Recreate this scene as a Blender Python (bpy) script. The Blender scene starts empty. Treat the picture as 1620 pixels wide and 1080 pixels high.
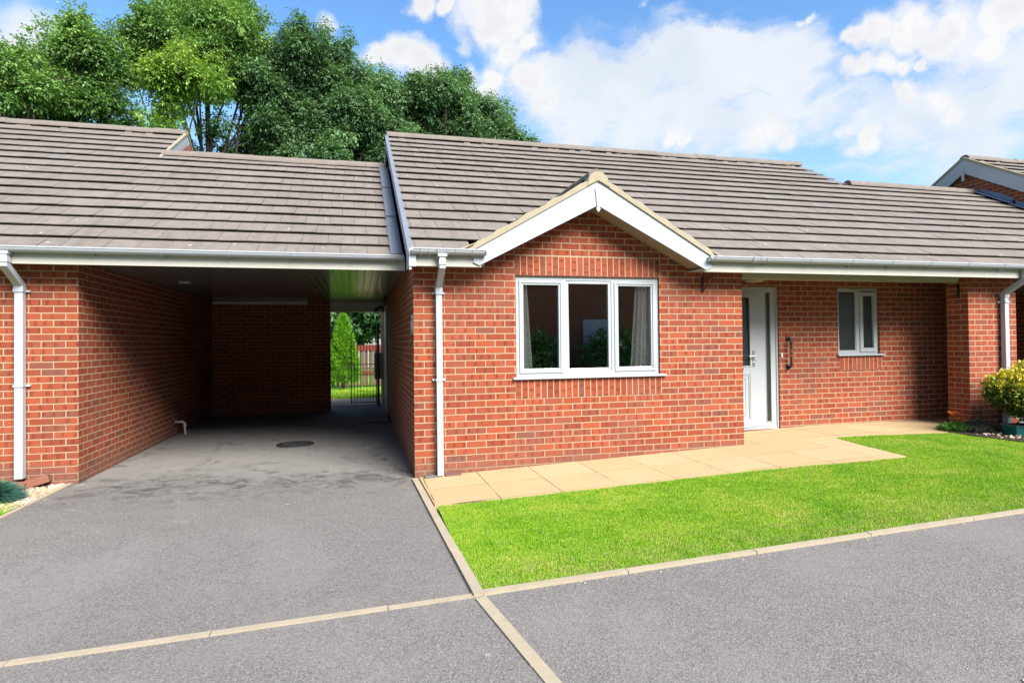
import bpy, bmesh, math, random
import numpy as np
from mathutils import Vector, Matrix
random.seed(7); RNG = np.random.default_rng(11)
R = math.radians
scene = bpy.context.scene
COL = scene.collection

# ------------------------------------------------------------------ helpers
def gz(X, Y):
    z = .036 * min(max(X, 0), 5.8)
    if X < 0:
        t = min(max((-Y - 1) / 2, 0), 1)
        z += .03 * max(X, -8) * t * t * (3 - 2 * t)
    return z

class MB:
    """collects polygons with uv and material slot; build() links ONE mesh object"""
    def __init__(s): s.v = []; s.f = []; s.uv = []; s.m = []
    def face(s, pts, uvs=None, m=0):
        i = len(s.v); s.v += [tuple(p) for p in pts]
        s.f.append(list(range(i, i + len(pts)))); s.m.append(m)
        s.uv.append(uvs if uvs else [(0, 0)] * len(pts))
    def box(s, x0, x1, y0, y1, z0, z1, m=0, uv=None, M=None):
        c = [(x0,y0,z0),(x1,y0,z0),(x1,y1,z0),(x0,y1,z0),(x0,y0,z1),(x1,y0,z1),(x1,y1,z1),(x0,y1,z1)]
        if M is not None: c = [tuple(M @ Vector(p)) for p in c]
        for q in ((0,1,5,4),(1,2,6,5),(2,3,7,6),(3,0,4,7),(4,5,6,7),(3,2,1,0)):
            p = [c[k] for k in q]
            u = [uv] * 4 if uv else [((a[0] + a[1]), a[2]) for a in p]
            s.face(p, u, m)
    def frame(s, x0, x1, z0, z1, w, y0, y1, m=0):
        s.box(x0, x0+w, y0, y1, z0, z1, m); s.box(x1-w, x1, y0, y1, z0, z1, m)
        s.box(x0+w, x1-w, y0, y1, z0, z0+w, m); s.box(x0+w, x1-w, y0, y1, z1-w, z1, m)
    def prism(s, poly, a0, a1, axis='y', m=0):
        """extrude a 2-D polygon: axis y -> poly is (x,z); axis x -> poly is (y,z)"""
        if axis == 'y': P = lambda p, a: (p[0], a, p[1])
        elif axis == 'x': P = lambda p, a: (a, p[0], p[1])
        else: P = lambda p, a: (p[0], p[1], a)
        A = [P(p, a0) for p in poly]; B = [P(p, a1) for p in poly]
        s.face(A, [(p[0], p[1]) for p in poly], m); s.face(B[::-1], [(p[0], p[1]) for p in poly[::-1]], m)
        n = len(poly)
        for i in range(n):
            j = (i + 1) % n
            s.face([A[j], A[i], B[i], B[j]], None, m)
    def sweep(s, path, prof, m=0, up=(0, 0, 1), closed=False, cap=True, uv=None):
        path = [Vector(p) for p in path]; n = len(path); rings = []
        for i, p in enumerate(path):
            a = (path[i] - path[i-1]).normalized() if i > 0 or closed else None
            b = (path[(i+1) % n] - path[i]).normalized() if i < n-1 or closed else None
            t = (a + b).normalized() if a is not None and b is not None else (a if a is not None else b)
            k = 1.0
            if a is not None and b is not None: k = 1 / max(.5, t.dot(a))
            u = Vector(up)
            if abs(t.dot(u)) > .98: u = Vector((0, 1, 0)) if abs(t.y) < .9 else Vector((1, 0, 0))
            sd = t.cross(u).normalized(); w = sd.cross(t).normalized()
            rings.append([tuple(p + sd * q[0] + w * q[1]) for q in prof])
        np_ = len(prof)
        for i in range(n if closed else n - 1):
            A, B = rings[i], rings[(i+1) % n]
            for j in range(np_):
                k = (j + 1) % np_
                s.face([A[j], A[k], B[k], B[j]], [uv]*4 if uv else None, m)
        if cap and not closed:
            s.face(rings[0][::-1], None, m); s.face(rings[-1], None, m)
    def tube(s, path, r, n=10, m=0, radii=None):
        if radii is None:
            s.sweep(path, [(r*math.cos(2*math.pi*k/n), r*math.sin(2*math.pi*k/n)) for k in range(n)], m)
        else:
            for i in range(len(path)-1):
                p, q = Vector(path[i]), Vector(path[i+1]); t = (q-p).normalized()
                u = Vector((1,0,0)) if abs(t.x) < .8 else Vector((0,1,0))
                a = t.cross(u).normalized(); b = t.cross(a).normalized()
                for k in range(n):
                    c0, c1 = 2*math.pi*k/n, 2*math.pi*(k+1)/n
                    f = lambda o, r_, c: tuple(o + a*(r_*math.cos(c)) + b*(r_*math.sin(c)))
                    s.face([f(p, radii[i], c0), f(p, radii[i], c1), f(q, radii[i+1], c1), f(q, radii[i+1], c0)], None, m)
    def lathe(s, prof, centre, n=24, m=0, axis='z'):
        cx, cy, cz = centre
        def P(r, h, c):
            if axis == 'z': return (cx + r*math.cos(c), cy + r*math.sin(c), cz + h)
            if axis == 'y': return (cx + r*math.cos(c), cy - h, cz + r*math.sin(c))
            return (cx - h, cy + r*math.cos(c), cz + r*math.sin(c))
        for i in range(len(prof)-1):
            for k in range(n):
                c0, c1 = 2*math.pi*k/n, 2*math.pi*(k+1)/n
                s.face([P(*prof[i], c0), P(*prof[i], c1), P(*prof[i+1], c1), P(*prof[i+1], c0)], None, m)
    def build(s, name, mats, parent=None, smooth=False, weld=True, bevel=0):
        me = bpy.data.meshes.new(name); me.from_pydata(s.v, [], s.f)
        if not isinstance(mats, (list, tuple)): mats = [mats]
        for m in mats: me.materials.append(m)
        me.polygons.foreach_set('material_index', s.m)
        l = me.uv_layers.new(name='UVMap')
        flat = [c for f in s.uv for p in f for c in p]
        l.data.foreach_set('uv', flat)
        me.update()
        if weld:
            bm = bmesh.new(); bm.from_mesh(me)
            bmesh.ops.remove_doubles(bm, verts=bm.verts, dist=1e-5)
            bmesh.ops.recalc_face_normals(bm, faces=bm.faces)
            bm.to_mesh(me); bm.free()
        if smooth: me.polygons.foreach_set('use_smooth', [True]*len(me.polygons))
        o = bpy.data.objects.new(name, me); COL.objects.link(o)
        if parent is not None: o.parent = parent
        if bevel:
            b = o.modifiers.new('bevel', 'BEVEL'); b.width = bevel; b.segments = 2; b.limit_method = 'ANGLE'; b.angle_limit = R(40)
        if smooth:
            e = o.modifiers.new('es', 'EDGE_SPLIT'); e.split_angle = R(40)
        return o

def tag(o, label=None, cat=None, group=None, kind=None):
    if label: o['label'] = label
    if cat: o['category'] = cat
    if group: o['group'] = group
    if kind: o['kind'] = kind
    return o
def thing(name, loc, label, cat, group=None):
    o = bpy.data.objects.new(name, None); o.location = loc; o.empty_display_size = .2
    COL.objects.link(o); return tag(o, label, cat, group)
def adopt(o, p):
    """parent keeping world coordinates (meshes are written in world space)"""
    o.parent = p
    q = p
    T = Vector((0, 0, 0))
    while q is not None:
        T += q.location; q = q.parent
    o.location = -T
    return o
def P(mb, name, mats, parent, **k):
    o = mb.build(name, mats, None, **k); o.parent = parent
    if parent.type == 'EMPTY': o.location = -Vector(parent.location)
    # a sub-part's parent mesh already carries the -location shift, so it stays at (0,0,0)
    return o

# ------------------------------------------------------------------ materials
# photographs flatter albedo: every noted surface tone is scaled to a measured-range base colour here
ALB = {'white_upvc': .72, 'window_upvc': .66, 'upvc_sill': .66, 'cream_fascia': .84, 'white_plastic': .8, 'curtain_fabric': 1.2, 'brushed_metal': 1, 'variegated_leaves': .9,
       'road_asphalt': 1.06, 'driveway_asphalt': 1.02, 'grass_blades': 1.04, 'turf': .95, 'grey_concrete_tile': .80, 'ridge_tile': .84, 'ash_leaves': 1.2, 'dark_leaves': 1.25, 'yellowing_leaves': 1.1, 'conifer_leaves': .9, 'concrete_edging': .92, 'herb_leaves': 1.25, 'fescue_leaves': .9, 'lime_leaves': .8, 'orange_petals': .9, 'pebble_mix': .8, 'red_facing_brick': .60, 'soldier_course_brick': .60, 'teal_plastic': 1.0, 'grey_herb': 1.0}
class NT:
    def __init__(s, name):
        s.mat = bpy.data.materials.new(name); s.mat.use_nodes = True
        s.t = s.mat.node_tree; s.bsdf = s.t.nodes['Principled BSDF']; s.out = s.t.nodes['Material Output']
    def n(s, typ, **kw):
        nd = s.t.nodes.new(typ)
        for k, v in kw.items():
            if k.startswith('i_'):
                key = k[2:]; nd.inputs[int(key) if key.isdigit() else key.replace('_', ' ')].default_value = v
            else: setattr(nd, k, v)
        return nd
    def l(s, a, b): s.t.links.new(a, b)
    def math(s, op, a, b=None, c=None, clamp=False):
        nd = s.t.nodes.new('ShaderNodeMath'); nd.operation = op; nd.use_clamp = clamp
        for i, x in enumerate((a, b, c)):
            if x is None: continue
            if isinstance(x, (int, float)): nd.inputs[i].default_value = x
            else: s.l(x, nd.inputs[i])
        return nd.outputs[0]
    def mix(s, f, a, b, blend='MIX'):
        nd = s.t.nodes.new('ShaderNodeMix'); nd.data_type = 'RGBA'; nd.blend_type = blend; nd.clamp_factor = True
        for i, x in ((0, f), (6, a), (7, b)):
            if isinstance(x, (int, float)): nd.inputs[i].default_value = x
            elif isinstance(x, tuple): nd.inputs[i].default_value = (*x, 1) if len(x) == 3 else x
            else: s.l(x, nd.inputs[i])
        return nd.outputs[2]
    def ramp(s, f, stops, interp='LINEAR'):
        nd = s.t.nodes.new('ShaderNodeValToRGB'); cr = nd.color_ramp; cr.interpolation = interp
        while len(cr.elements) < len(stops): cr.elements.new(.5)
        for e, (p, c) in zip(cr.elements, stops): e.position = p; e.color = (*c, 1) if len(c) == 3 else c
        s.l(f, nd.inputs[0]); return nd.outputs[0]
    def noise(s, vec, scale, detail=3, rough=.55, dist=0):
        nd = s.n('ShaderNodeTexNoise'); nd.inputs['Scale'].default_value = scale; nd.inputs['Detail'].default_value = detail
        nd.inputs['Roughness'].default_value = rough; nd.inputs['Distortion'].default_value = dist
        if vec is not None: s.l(vec, nd.inputs['Vector'])
        return nd.outputs['Fac']
    def smooth(s, x, a, b):
        nd = s.n('ShaderNodeMapRange'); nd.interpolation_type = 'SMOOTHSTEP'
        nd.inputs['From Min'].default_value = a; nd.inputs['From Max'].default_value = b
        s.l(x, nd.inputs['Value']); return nd.outputs['Result']
    def pos(s): return s.n('ShaderNodeNewGeometry').outputs['Position']
    def bump(s, h, strength=.5, dist=.01):
        nd = s.n('ShaderNodeBump'); nd.inputs['Strength'].default_value = strength; nd.inputs['Distance'].default_value = dist
        s.l(h, nd.inputs['Height']); s.l(nd.outputs[0], s.bsdf.inputs['Normal'])
    def base(s, c, rough=.8, metal=0, spec=.5):
        b = s.bsdf.inputs
        K = ALB.get(s.mat.name, .62)*.80
        if isinstance(c, tuple): b['Base Color'].default_value = (*[x*K for x in c], 1)
        else: s.l(s.mix(1.0, c, (K, K, K), 'MULTIPLY'), b['Base Color'])
        if isinstance(rough, (int, float)): b['Roughness'].default_value = rough
        else: s.l(rough, b['Roughness'])
        b['Metallic'].default_value = metal; b['Specular IOR Level'].default_value = spec
        return s.mat

def mat_brick(name, stagger, w=.2292):
    t = NT(name); uv = t.n('ShaderNodeUVMap').outputs[0]
    pos = t.pos()
    wob = t.n('ShaderNodeTexNoise'); wob.inputs['Scale'].default_value = 22; t.l(pos, wob.inputs['Vector'])
    sc = t.n('ShaderNodeVectorMath', operation='SCALE'); t.l(wob.outputs['Color'], sc.inputs[0]); sc.inputs['Scale'].default_value = .0045
    ad = t.n('ShaderNodeVectorMath', operation='ADD'); t.l(uv, ad.inputs[0]); t.l(sc.outputs[0], ad.inputs[1])
    sp = t.n('ShaderNodeSeparateXYZ'); t.l(ad.outputs[0], sp.inputs[0])
    V = t.math('DIVIDE', sp.outputs[1], .075); row = t.math('FLOOR', V); fy = t.math('SUBTRACT', V, row)
    par = t.math('MULTIPLY', t.math('MODULO', t.math('ADD', row, 401 - 1), 2), .5) if stagger else None
    U = t.math('DIVIDE', sp.outputs[0], w)
    if stagger: U = t.math('ADD', t.math('ADD', U, .5), par)
    col = t.math('FLOOR', U); fx = t.math('SUBTRACT', U, col)
    cv = t.n('ShaderNodeCombineXYZ'); t.l(col, cv.inputs[0]); t.l(row, cv.inputs[1])
    wn = t.n('ShaderNodeTexWhiteNoise', noise_dimensions='2D'); t.l(cv.outputs[0], wn.inputs['Vector'])
    rs = t.n('ShaderNodeSeparateColor'); t.l(wn.outputs['Color'], rs.inputs[0])
    # distance to the joint, metres
    dx = t.math('MULTIPLY', t.math('MINIMUM', fx, t.math('SUBTRACT', 1, fx)), w)
    dy = t.math('MULTIPLY', t.math('MINIMUM', fy, t.math('SUBTRACT', 1, fy)), .075)
    d = t.math('MINIMUM', dx, dy)
    brick = t.smooth(d, .0042, .0068)
    fine = t.noise(pos, 160, 4, .6); med = t.noise(pos, 30, 3, .6); big = t.noise(pos, 1.3, 3, .5)
    base = t.ramp(rs.outputs[0], [(0, (.38, .070, .028)), (.3, (.47, .092, .035)), (.55, (.56, .118, .045)), (.82, (.46, .100, .042)), (.95, (.38, .098, .050)), (1, (.29, .095, .062))])
    # dark kiss marks: one or two soft blotches along the brick
    ph = t.math('MULTIPLY', rs.outputs[1], 6.28)
    nb = t.math('ADD', 1, t.math('MULTIPLY', rs.outputs[2], 1.6))
    wave = t.math('SINE', t.math('ADD', t.math('MULTIPLY', t.math('MULTIPLY', fx, 6.283), nb), ph))
    cen = t.smooth(t.math('MULTIPLY', fy, t.math('SUBTRACT', 1, fy)), .06, .22)
    blot = t.math('MULTIPLY', t.smooth(t.math('ADD', wave, t.math('MULTIPLY', t.math('SUBTRACT', med, .5), 2.2)), .35, 1.1), cen)
    blot = t.math('MULTIPLY', blot, t.smooth(rs.outputs[2], .15, .5))
    c = t.mix(t.math('MULTIPLY', blot, .75), base, (.215, .030, .018))
    c = t.mix(t.smooth(fine, .52, .8), c, (.50, .17, .09))
    c = t.mix(t.math('MULTIPLY', t.smooth(med, .6, .8), .35), c, (.17, .06, .045))
    mort = t.mix(fine, (.62, .43, .26), (.82, .62, .40))
    c = t.mix(brick, mort, c)
    c = t.mix(t.math('MULTIPLY', t.smooth(big, .45, .75), .32), c, (.27, .15, .11))
    c = t.mix(t.math('MULTIPLY', t.smooth(t.noise(pos, 4.5, 6, .72, .8), .60, .76), .28), c, (.62, .46, .36))
    # rain splash and efflorescence low on the wall
    sz = t.n('ShaderNodeSeparateXYZ'); t.l(pos, sz.inputs[0])
    low = t.smooth(t.math('ADD', sz.outputs[2], t.math('MULTIPLY', t.math('SUBTRACT', big, .5), .6)), .30, .02)
    c = t.mix(t.math('MULTIPLY', low, .55), c, (.24, .15, .11))
    h = t.math('ADD', brick, t.math('MULTIPLY', fine, .35))
    t.bump(h, .75, .006)
    return t.base(c, .88, spec=.3)

def mat_plain(name, c, rough=.5, var=.06, scale=6, spec=.5, metal=0, dirt=None, bump=0):
    t = NT(name); pos = t.pos()
    n = t.noise(pos, scale, 5, .6)
    hi = tuple(min(1, x*(1+var)) for x in c); lo = tuple(x*(1-var) for x in c)
    col = t.mix(n, lo, hi)
    if dirt:
        n2 = t.noise(pos, scale*3, 6, .7, .6)
        col = t.mix(t.math('MULTIPLY', t.smooth(n2, .52, .78), dirt[1]), col, dirt[0])
    if bump: t.bump(t.noise(pos, scale*20, 4), bump, .004)
    return t.base(col, rough, metal, spec)

def mat_tile(name):
    t = NT(name); uv = t.n('ShaderNodeUVMap').outputs[0]; pos = t.pos()
    sp = t.n('ShaderNodeSeparateXYZ'); t.l(uv, sp.inputs[0])
    big = t.noise(pos, .9, 4, .6, .4); med = t.noise(pos, 9, 5, .65); fine = t.noise(pos, 150, 3, .6)
    c = t.ramp(sp.outputs[0], [(0, (.228, .190, .162)), (.5, (.238, .199, .170)), (1, (.250, .210, .179))])
    c = t.mix(t.math('MULTIPLY', t.smooth(med, .40, .68), .62), c, (.150, .130, .114))
    c = t.mix(t.math('MULTIPLY', t.smooth(big, .45, .7), .45), c, (.29, .255, .225))
    st = t.n('ShaderNodeMapping'); st.inputs['Scale'].default_value = (7, .7, .7); t.l(pos, st.inputs['Vector'])
    c = t.mix(t.math('MULTIPLY', t.smooth(t.noise(st.outputs[0], 1.0, 5, .65, .3), .50, .68), .40), c, (.125, .112, .095))
    c = t.mix(t.math('MULTIPLY', t.smooth(t.noise(pos, 2.4, 6, .7, .6), .58, .70), .35), c, (.155, .150, .10))
    c = t.mix(t.math('MULTIPLY', fine, .3), c, (.28, .25, .22))
    # pale lichen dots and bird marks
    vo = t.n('ShaderNodeTexVoronoi'); vo.inputs['Scale'].default_value = 5.2; t.l(pos, vo.inputs['Vector'])
    rr = t.n('ShaderNodeSeparateColor'); t.l(vo.outputs['Color'], rr.inputs[0])
    dot = t.math('MULTIPLY', t.smooth(t.math('ADD', vo.outputs['Distance'], t.math('MULTIPLY', t.math('SUBTRACT', med, .5), .12)), .10, .06), t.smooth(rr.outputs[0], .50, .56))
    c = t.mix(t.math('MULTIPLY', dot, .8), c, (.62, .60, .54))
    vo2 = t.n('ShaderNodeTexVoronoi'); vo2.inputs['Scale'].default_value = 15; t.l(pos, vo2.inputs['Vector'])
    c = t.mix(t.math('MULTIPLY', t.smooth(vo2.outputs['Distance'], .16, .09), t.math('MULTIPLY', t.smooth(med, .5, .6), .5)), c, (.45, .43, .38))
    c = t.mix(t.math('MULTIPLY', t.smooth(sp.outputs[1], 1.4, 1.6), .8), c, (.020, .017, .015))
    t.bump(t.math('ADD', fine, t.math('MULTIPLY', med, .6)), .5, .004)
    return t.base(c, .86, spec=.3)

def mat_asphalt(name, warm=0, carport=False):
    t = NT(name); pos = t.pos()
    vo = t.n('ShaderNodeTexVoronoi'); vo.inputs['Scale'].default_value = 150; t.l(pos, vo.inputs['Vector'])
    ch = t.n('ShaderNodeSeparateColor'); t.l(vo.outputs['Color'], ch.inputs[0])
    g1 = t.noise(pos, 1.1, 5, .65, .5); g2 = t.noise(pos, 5, 5, .7, .3); fine = t.noise(pos, 130, 4, .7)
    c = t.ramp(ch.outputs[0], [(0, (.105, .098, .090)), (.4, (.175, .163, .151)), (.88, (.222, .207, .192)), (1, (.29, .272, .252))])
    c = t.mix(t.math('MULTIPLY', t.smooth(fine, .45, .75), .8), c, (.085, .079, .073))
    c = t.mix(t.math('MULTIPLY', t.smooth(g1, .42, .66), .28), c, (.240, .225, .209))
    c = t.mix(t.math('MULTIPLY', t.smooth(g2, .55, .75), .45), c, (.115, .106, .098))
    h = t.math('ADD', vo.outputs['Distance'], fine)
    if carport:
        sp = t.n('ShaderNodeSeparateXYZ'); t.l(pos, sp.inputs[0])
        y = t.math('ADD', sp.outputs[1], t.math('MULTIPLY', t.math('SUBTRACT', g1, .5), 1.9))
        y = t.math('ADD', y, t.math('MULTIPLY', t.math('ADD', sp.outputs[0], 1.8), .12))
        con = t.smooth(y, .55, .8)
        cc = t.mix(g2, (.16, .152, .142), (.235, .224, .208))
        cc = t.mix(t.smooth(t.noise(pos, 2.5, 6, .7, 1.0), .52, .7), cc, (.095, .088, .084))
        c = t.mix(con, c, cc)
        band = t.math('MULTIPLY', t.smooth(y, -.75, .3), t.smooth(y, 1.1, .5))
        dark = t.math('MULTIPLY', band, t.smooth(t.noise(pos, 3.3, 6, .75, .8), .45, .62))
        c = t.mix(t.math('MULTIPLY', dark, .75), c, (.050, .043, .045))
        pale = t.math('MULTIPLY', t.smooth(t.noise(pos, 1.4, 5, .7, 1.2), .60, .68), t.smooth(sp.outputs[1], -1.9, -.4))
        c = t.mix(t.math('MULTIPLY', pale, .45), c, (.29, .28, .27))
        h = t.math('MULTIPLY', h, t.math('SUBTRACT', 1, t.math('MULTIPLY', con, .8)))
    # small pale marks
    vo3 = t.n('ShaderNodeTexVoronoi'); vo3.inputs['Scale'].default_value = 1.7; t.l(pos, vo3.inputs['Vector'])
    r3 = t.n('ShaderNodeSeparateColor'); t.l(vo3.outputs['Color'], r3.inputs[0])
    dd = t.math('MULTIPLY', t.smooth(t.math('ADD', vo3.outputs['Distance'], t.math('MULTIPLY', t.math('SUBTRACT', g2, .5), .1)), .05, .03), t.smooth(r3.outputs[0], .6, .65))
    c = t.mix(t.math('MULTIPLY', dd, .5), c, (.38, .37, .35))
    t.bump(h, .5, .005)
    return t.base(c, .93, spec=.15)

def mat_slab(name):
    t = NT(name); pos = t.pos(); sp = t.n('ShaderNodeSeparateXYZ'); t.l(pos, sp.inputs[0])
    U = t.math('DIVIDE', t.math('SUBTRACT', sp.outputs[0], .08), .6); V = t.math('DIVIDE', sp.outputs[1], .6)
    fu = t.math('FRACT', U); fv = t.math('FRACT', V)
    d = t.math('MINIMUM', t.math('MINIMUM', fu, t.math('SUBTRACT', 1, fu)), t.math('MINIMUM', fv, t.math('SUBTRACT', 1, fv)))
    cv = t.n('ShaderNodeCombineXYZ'); t.l(t.math('FLOOR', U), cv.inputs[0]); t.l(t.math('FLOOR', V), cv.inputs[1])
    wn = t.n('ShaderNodeTexWhiteNoise', noise_dimensions='2D'); t.l(cv.outputs[0], wn.inputs['Vector'])
    g = t.noise(pos, 3, 6, .7, .5); fine = t.noise(pos, 120, 3, .6)
    wear = t.noise(pos, 2.2, 3, .6)
    joint = t.math('MULTIPLY', t.smooth(d, .006, .012), 1)
    c = t.mix(wn.outputs['Value'], (.69, .495, .245), (.77, .565, .30))
    c = t.mix(t.math('MULTIPLY', t.smooth(g, .45, .75), .5), c, (.60, .43, .225))
    c = t.mix(t.math('MULTIPLY', fine, .25), c, (.68, .54, .36))
    jm = t.math('MULTIPLY', t.math('SUBTRACT', 1, joint), t.smooth(wear, .38, .62))
    c = t.mix(t.math('MULTIPLY', jm, .95), c, (.19, .135, .08))
    c = t.mix(t.math('MULTIPLY', t.smooth(t.noise(pos, 9, 5, .7), .66, .76), .5), c, (.30, .22, .12))
    t.bump(t.math('ADD', joint, t.math('MULTIPLY', fine, .3)), .5, .004)
    return t.base(c, .85, spec=.3)

def mat_leaf(name, stops, transl=.3, rough=.5):
    t = NT(name); uv = t.n('ShaderNodeUVMap').outputs[0]
    sp = t.n('ShaderNodeSeparateXYZ'); t.l(uv, sp.inputs[0])
    f = t.math('ADD', t.math('MULTIPLY', sp.outputs[0], .4), t.math('MULTIPLY', sp.outputs[1], .6))
    c = t.ramp(f, stops)
    t.base(c, rough, spec=.35)
    tr = t.n('ShaderNodeBsdfTranslucent')
    bc = t.mix(1.0, c, (1.0, 1.0, .42), 'MULTIPLY'); t.l(bc, tr.inputs['Color'])
    ms = t.n('ShaderNodeMixShader'); ms.inputs[0].default_value = transl
    t.l(t.bsdf.outputs[0], ms.inputs[1]); t.l(tr.outputs[0], ms.inputs[2]); t.l(ms.outputs[0], t.out.inputs['Surface'])
    return t.mat

def mat_grassbase(name, dark=False):
    t = NT(name); pos = t.pos()
    n = t.noise(pos, 2.2, 5, .6, .4); f = t.noise(pos, 60, 4, .7)
    c = t.ramp(n, [(.3, (.13, .40, .008)), (.6, (.20, .48, .018)), (.8, (.32, .50, .05))])
    c = t.mix(t.math('MULTIPLY', f, .5), c, (.03, .07, .006))
    t.bump(f, .8, .01)
    return t.base(c, .9, spec=.2)

def mat_blade(name):
    t = NT(name); pos = t.pos(); uv = t.n('ShaderNodeUVMap').outputs[0]
    sp = t.n('ShaderNodeSeparateXYZ'); t.l(uv, sp.inputs[0])
    ps = t.n('ShaderNodeSeparateXYZ'); t.l(pos, ps.inputs[0])
    fl = t.n('ShaderNodeCombineXYZ'); t.l(ps.outputs[0], fl.inputs[0]); t.l(ps.outputs[1], fl.inputs[1])
    n = t.noise(fl.outputs[0], 1.5, 6, .66, .7); n2 = t.noise(fl.outputs[0], 7, 4, .65)
    v = t.math('ADD', t.math('MULTIPLY', n, .7), t.math('MULTIPLY', n2, .3))
    c = t.ramp(v, [(.36, (.165, .40, .008)), (.45, (.24, .49, .014)), (.54, (.34, .55, .03)), (.66, (.52, .60, .10))])
    # drier along the road edge, as mown verges are
    edge = t.math('MULTIPLY', t.smooth(ps.outputs[1], -2.45, -3.15), t.smooth(n2, .35, .62))
    c = t.mix(t.math('MULTIPLY', edge, .6), c, (.42, .48, .13))
    c = t.mix(t.math('MULTIPLY', t.smooth(sp.outputs[0], .86, .9), .7), c, (.58, .54, .22))
    c = t.mix(t.math('MULTIPLY', t.smooth(t.noise(fl.outputs[0], 3.3, 5, .7, 1.0), .62, .74), .30), c, (.50, .50, .15))
    t.base(c, .55, spec=.3)
    tr = t.n('ShaderNodeBsdfTranslucent'); t.l(t.mix(1.0, c, (.50, .50, .38), 'MULTIPLY'), tr.inputs['Color'])
    ms = t.n('ShaderNodeMixShader'); ms.inputs[0].default_value = .35
    t.l(t.bsdf.outputs[0], ms.inputs[1]); t.l(tr.outputs[0], ms.inputs[2]); t.l(ms.outputs[0], t.out.inputs['Surface'])
    return t.mat

def mat_glass(name, tint=(.965, .975, .97)):
    t = NT(name)
    tr = t.n('ShaderNodeBsdfTransparent'); tr.inputs[0].default_value = (*tint, 1)
    gl = t.n('ShaderNodeBsdfGlossy'); gl.inputs['Roughness'].default_value = .015
    gl.inputs['Color'].default_value = (.9, .93, .95, 1)
    fr = t.n('ShaderNodeFresnel'); fr.inputs['IOR'].default_value = 1.6
    f = t.math('ADD', t.math('MULTIPLY', fr.outputs[0], 2.6), .115, clamp=True)
    ms = t.n('ShaderNodeMixShader'); t.l(f, ms.inputs[0]); t.l(tr.outputs[0], ms.inputs[1]); t.l(gl.outputs[0], ms.inputs[2])
    t.l(ms.outputs[0], t.out.inputs['Surface']); return t.mat

def mat_planks(name):
    t = NT(name); pos = t.pos(); sp = t.n('ShaderNodeSeparateXYZ'); t.l(pos, sp.inputs[0])
    f = t.math('FRACT', t.math('DIVIDE', sp.outputs[0], .10))
    d = t.math('MINIMUM', f, t.math('SUBTRACT', 1, f))
    gr = t.smooth(d, .03, .09)
    c = t.mix(gr, (.10, .095, .088), (.24, .23, .22))
    nd = t.n('ShaderNodeBump'); nd.inputs['Strength'].default_value = .5; nd.inputs['Distance'].default_value = .006
    t.l(gr, nd.inputs['Height']); t.l(nd.outputs[0], t.bsdf.inputs['Normal'])
    t.base(c, .20, spec=.5); return t.mat

M = {}
M['brick'] = mat_brick('red_facing_brick', True)
M['soldier'] = mat_brick('soldier_course_brick', False)
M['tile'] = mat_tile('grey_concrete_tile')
M['felt'] = mat_plain('roofing_felt', (.012, .011, .011), .95)
M['ridge'] = mat_plain('ridge_tile', (.215, .180, .155), .85, .25, 5, .3, dirt=((.38, .35, .30), .5), bump=.5)
M['mortar'] = mat_plain('cream_mortar', (.56, .49, .34), .9, .18, 7, .2, dirt=((.30, .26, .17), .55), bump=.6)
M['greymortar'] = mat_plain('ridge_mortar', (.36, .32, .26), .9, .2, 9, .2, bump=.6)
M['white'] = mat_plain('white_upvc', (.60, .63, .68), .32, .03, 3, .5, dirt=((.36, .37, .33), .35))
M['cream'] = mat_plain('cream_fascia', (.58, .56, .48), .4, .05, 3, .5, dirt=((.45, .43, .34), .3))
M['porchbeam'] = mat_plain('cream_painted_beam', (.62, .56, .37), .5, .06, 3, .4, dirt=((.45, .40, .24), .3))
M['tan'] = mat_plain('tan_soffit_board', (.50, .36, .23), .6, .08, 4, .4)
M['frame'] = mat_plain('window_upvc', (.60, .64, .66), .28, .02, 3, .5)
M['sill'] = mat_plain('upvc_sill', (.60, .65, .72), .25, .03, 3, .5)
M['planks'] = mat_planks('soffit_planks')
M['lead'] = mat_plain('lead_flashing', (.27, .30, .36), .5, .16, 4, .4, dirt=((.42, .46, .54), .6))
M['bluelead'] = mat_plain('blue_grey_flashing', (.27, .34, .50), .5, .16, 6, .5, dirt=((.40, .46, .60), .6))
M['glass'] = mat_glass('window_glass')
M['obscure'] = mat_plain('obscure_glass', (.030, .040, .038), .22, .3, 60, .6, bump=.35)
M['obscure_light'] = mat_plain('sidelight_glass', (.055, .075, .06), .22, .35, 40, .6, bump=.4)
M['black_iron'] = mat_plain('black_iron', (.014, .010, .010), .45, .3, 20, .5)
M['rust_iron'] = mat_plain('rusty_iron', (.05, .014, .010), .6, .4, 20, .4)
M['chrome'] = mat_plain('brushed_metal', (.70, .71, .73), .25, .05, 10, .5, metal=.9)
M['kerb'] = mat_plain('concrete_edging', (.40, .335, .24), .9, .22, 8, .3, dirt=((.27, .23, .17), .5), bump=.7)
M['slab'] = mat_slab('buff_paving')
M['asphalt'] = mat_asphalt('road_asphalt')
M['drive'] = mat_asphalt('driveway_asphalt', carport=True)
M['conc'] = mat_plain('grey_concrete', (.24, .23, .21), .9, .2, 4, .3, dirt=((.14, .13, .12), .5), bump=.6)
M['earth'] = mat_plain('garden_soil', (.075, .055, .04), .95, .35, 12, .2, dirt=((.17, .14, .11), .6), bump=1.0)
M['grass'] = mat_grassbase('turf')
M['blade'] = mat_blade('grass_blades')
M['roomwall'] = mat_plain('room_plaster', (.70, .68, .66), .9, .1)
M['floor'] = mat_plain('room_carpet', (.05, .04, .035), .95, .2)
M['curtain'] = mat_plain('curtain_fabric', (.82, .80, .77), .9, .08, 8, .2)
M['bark'] = mat_plain('grey_bark', (.075, .060, .045), .95, .35, 9, .2, dirt=((.15, .13, .10), .5), bump=1.0)
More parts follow.
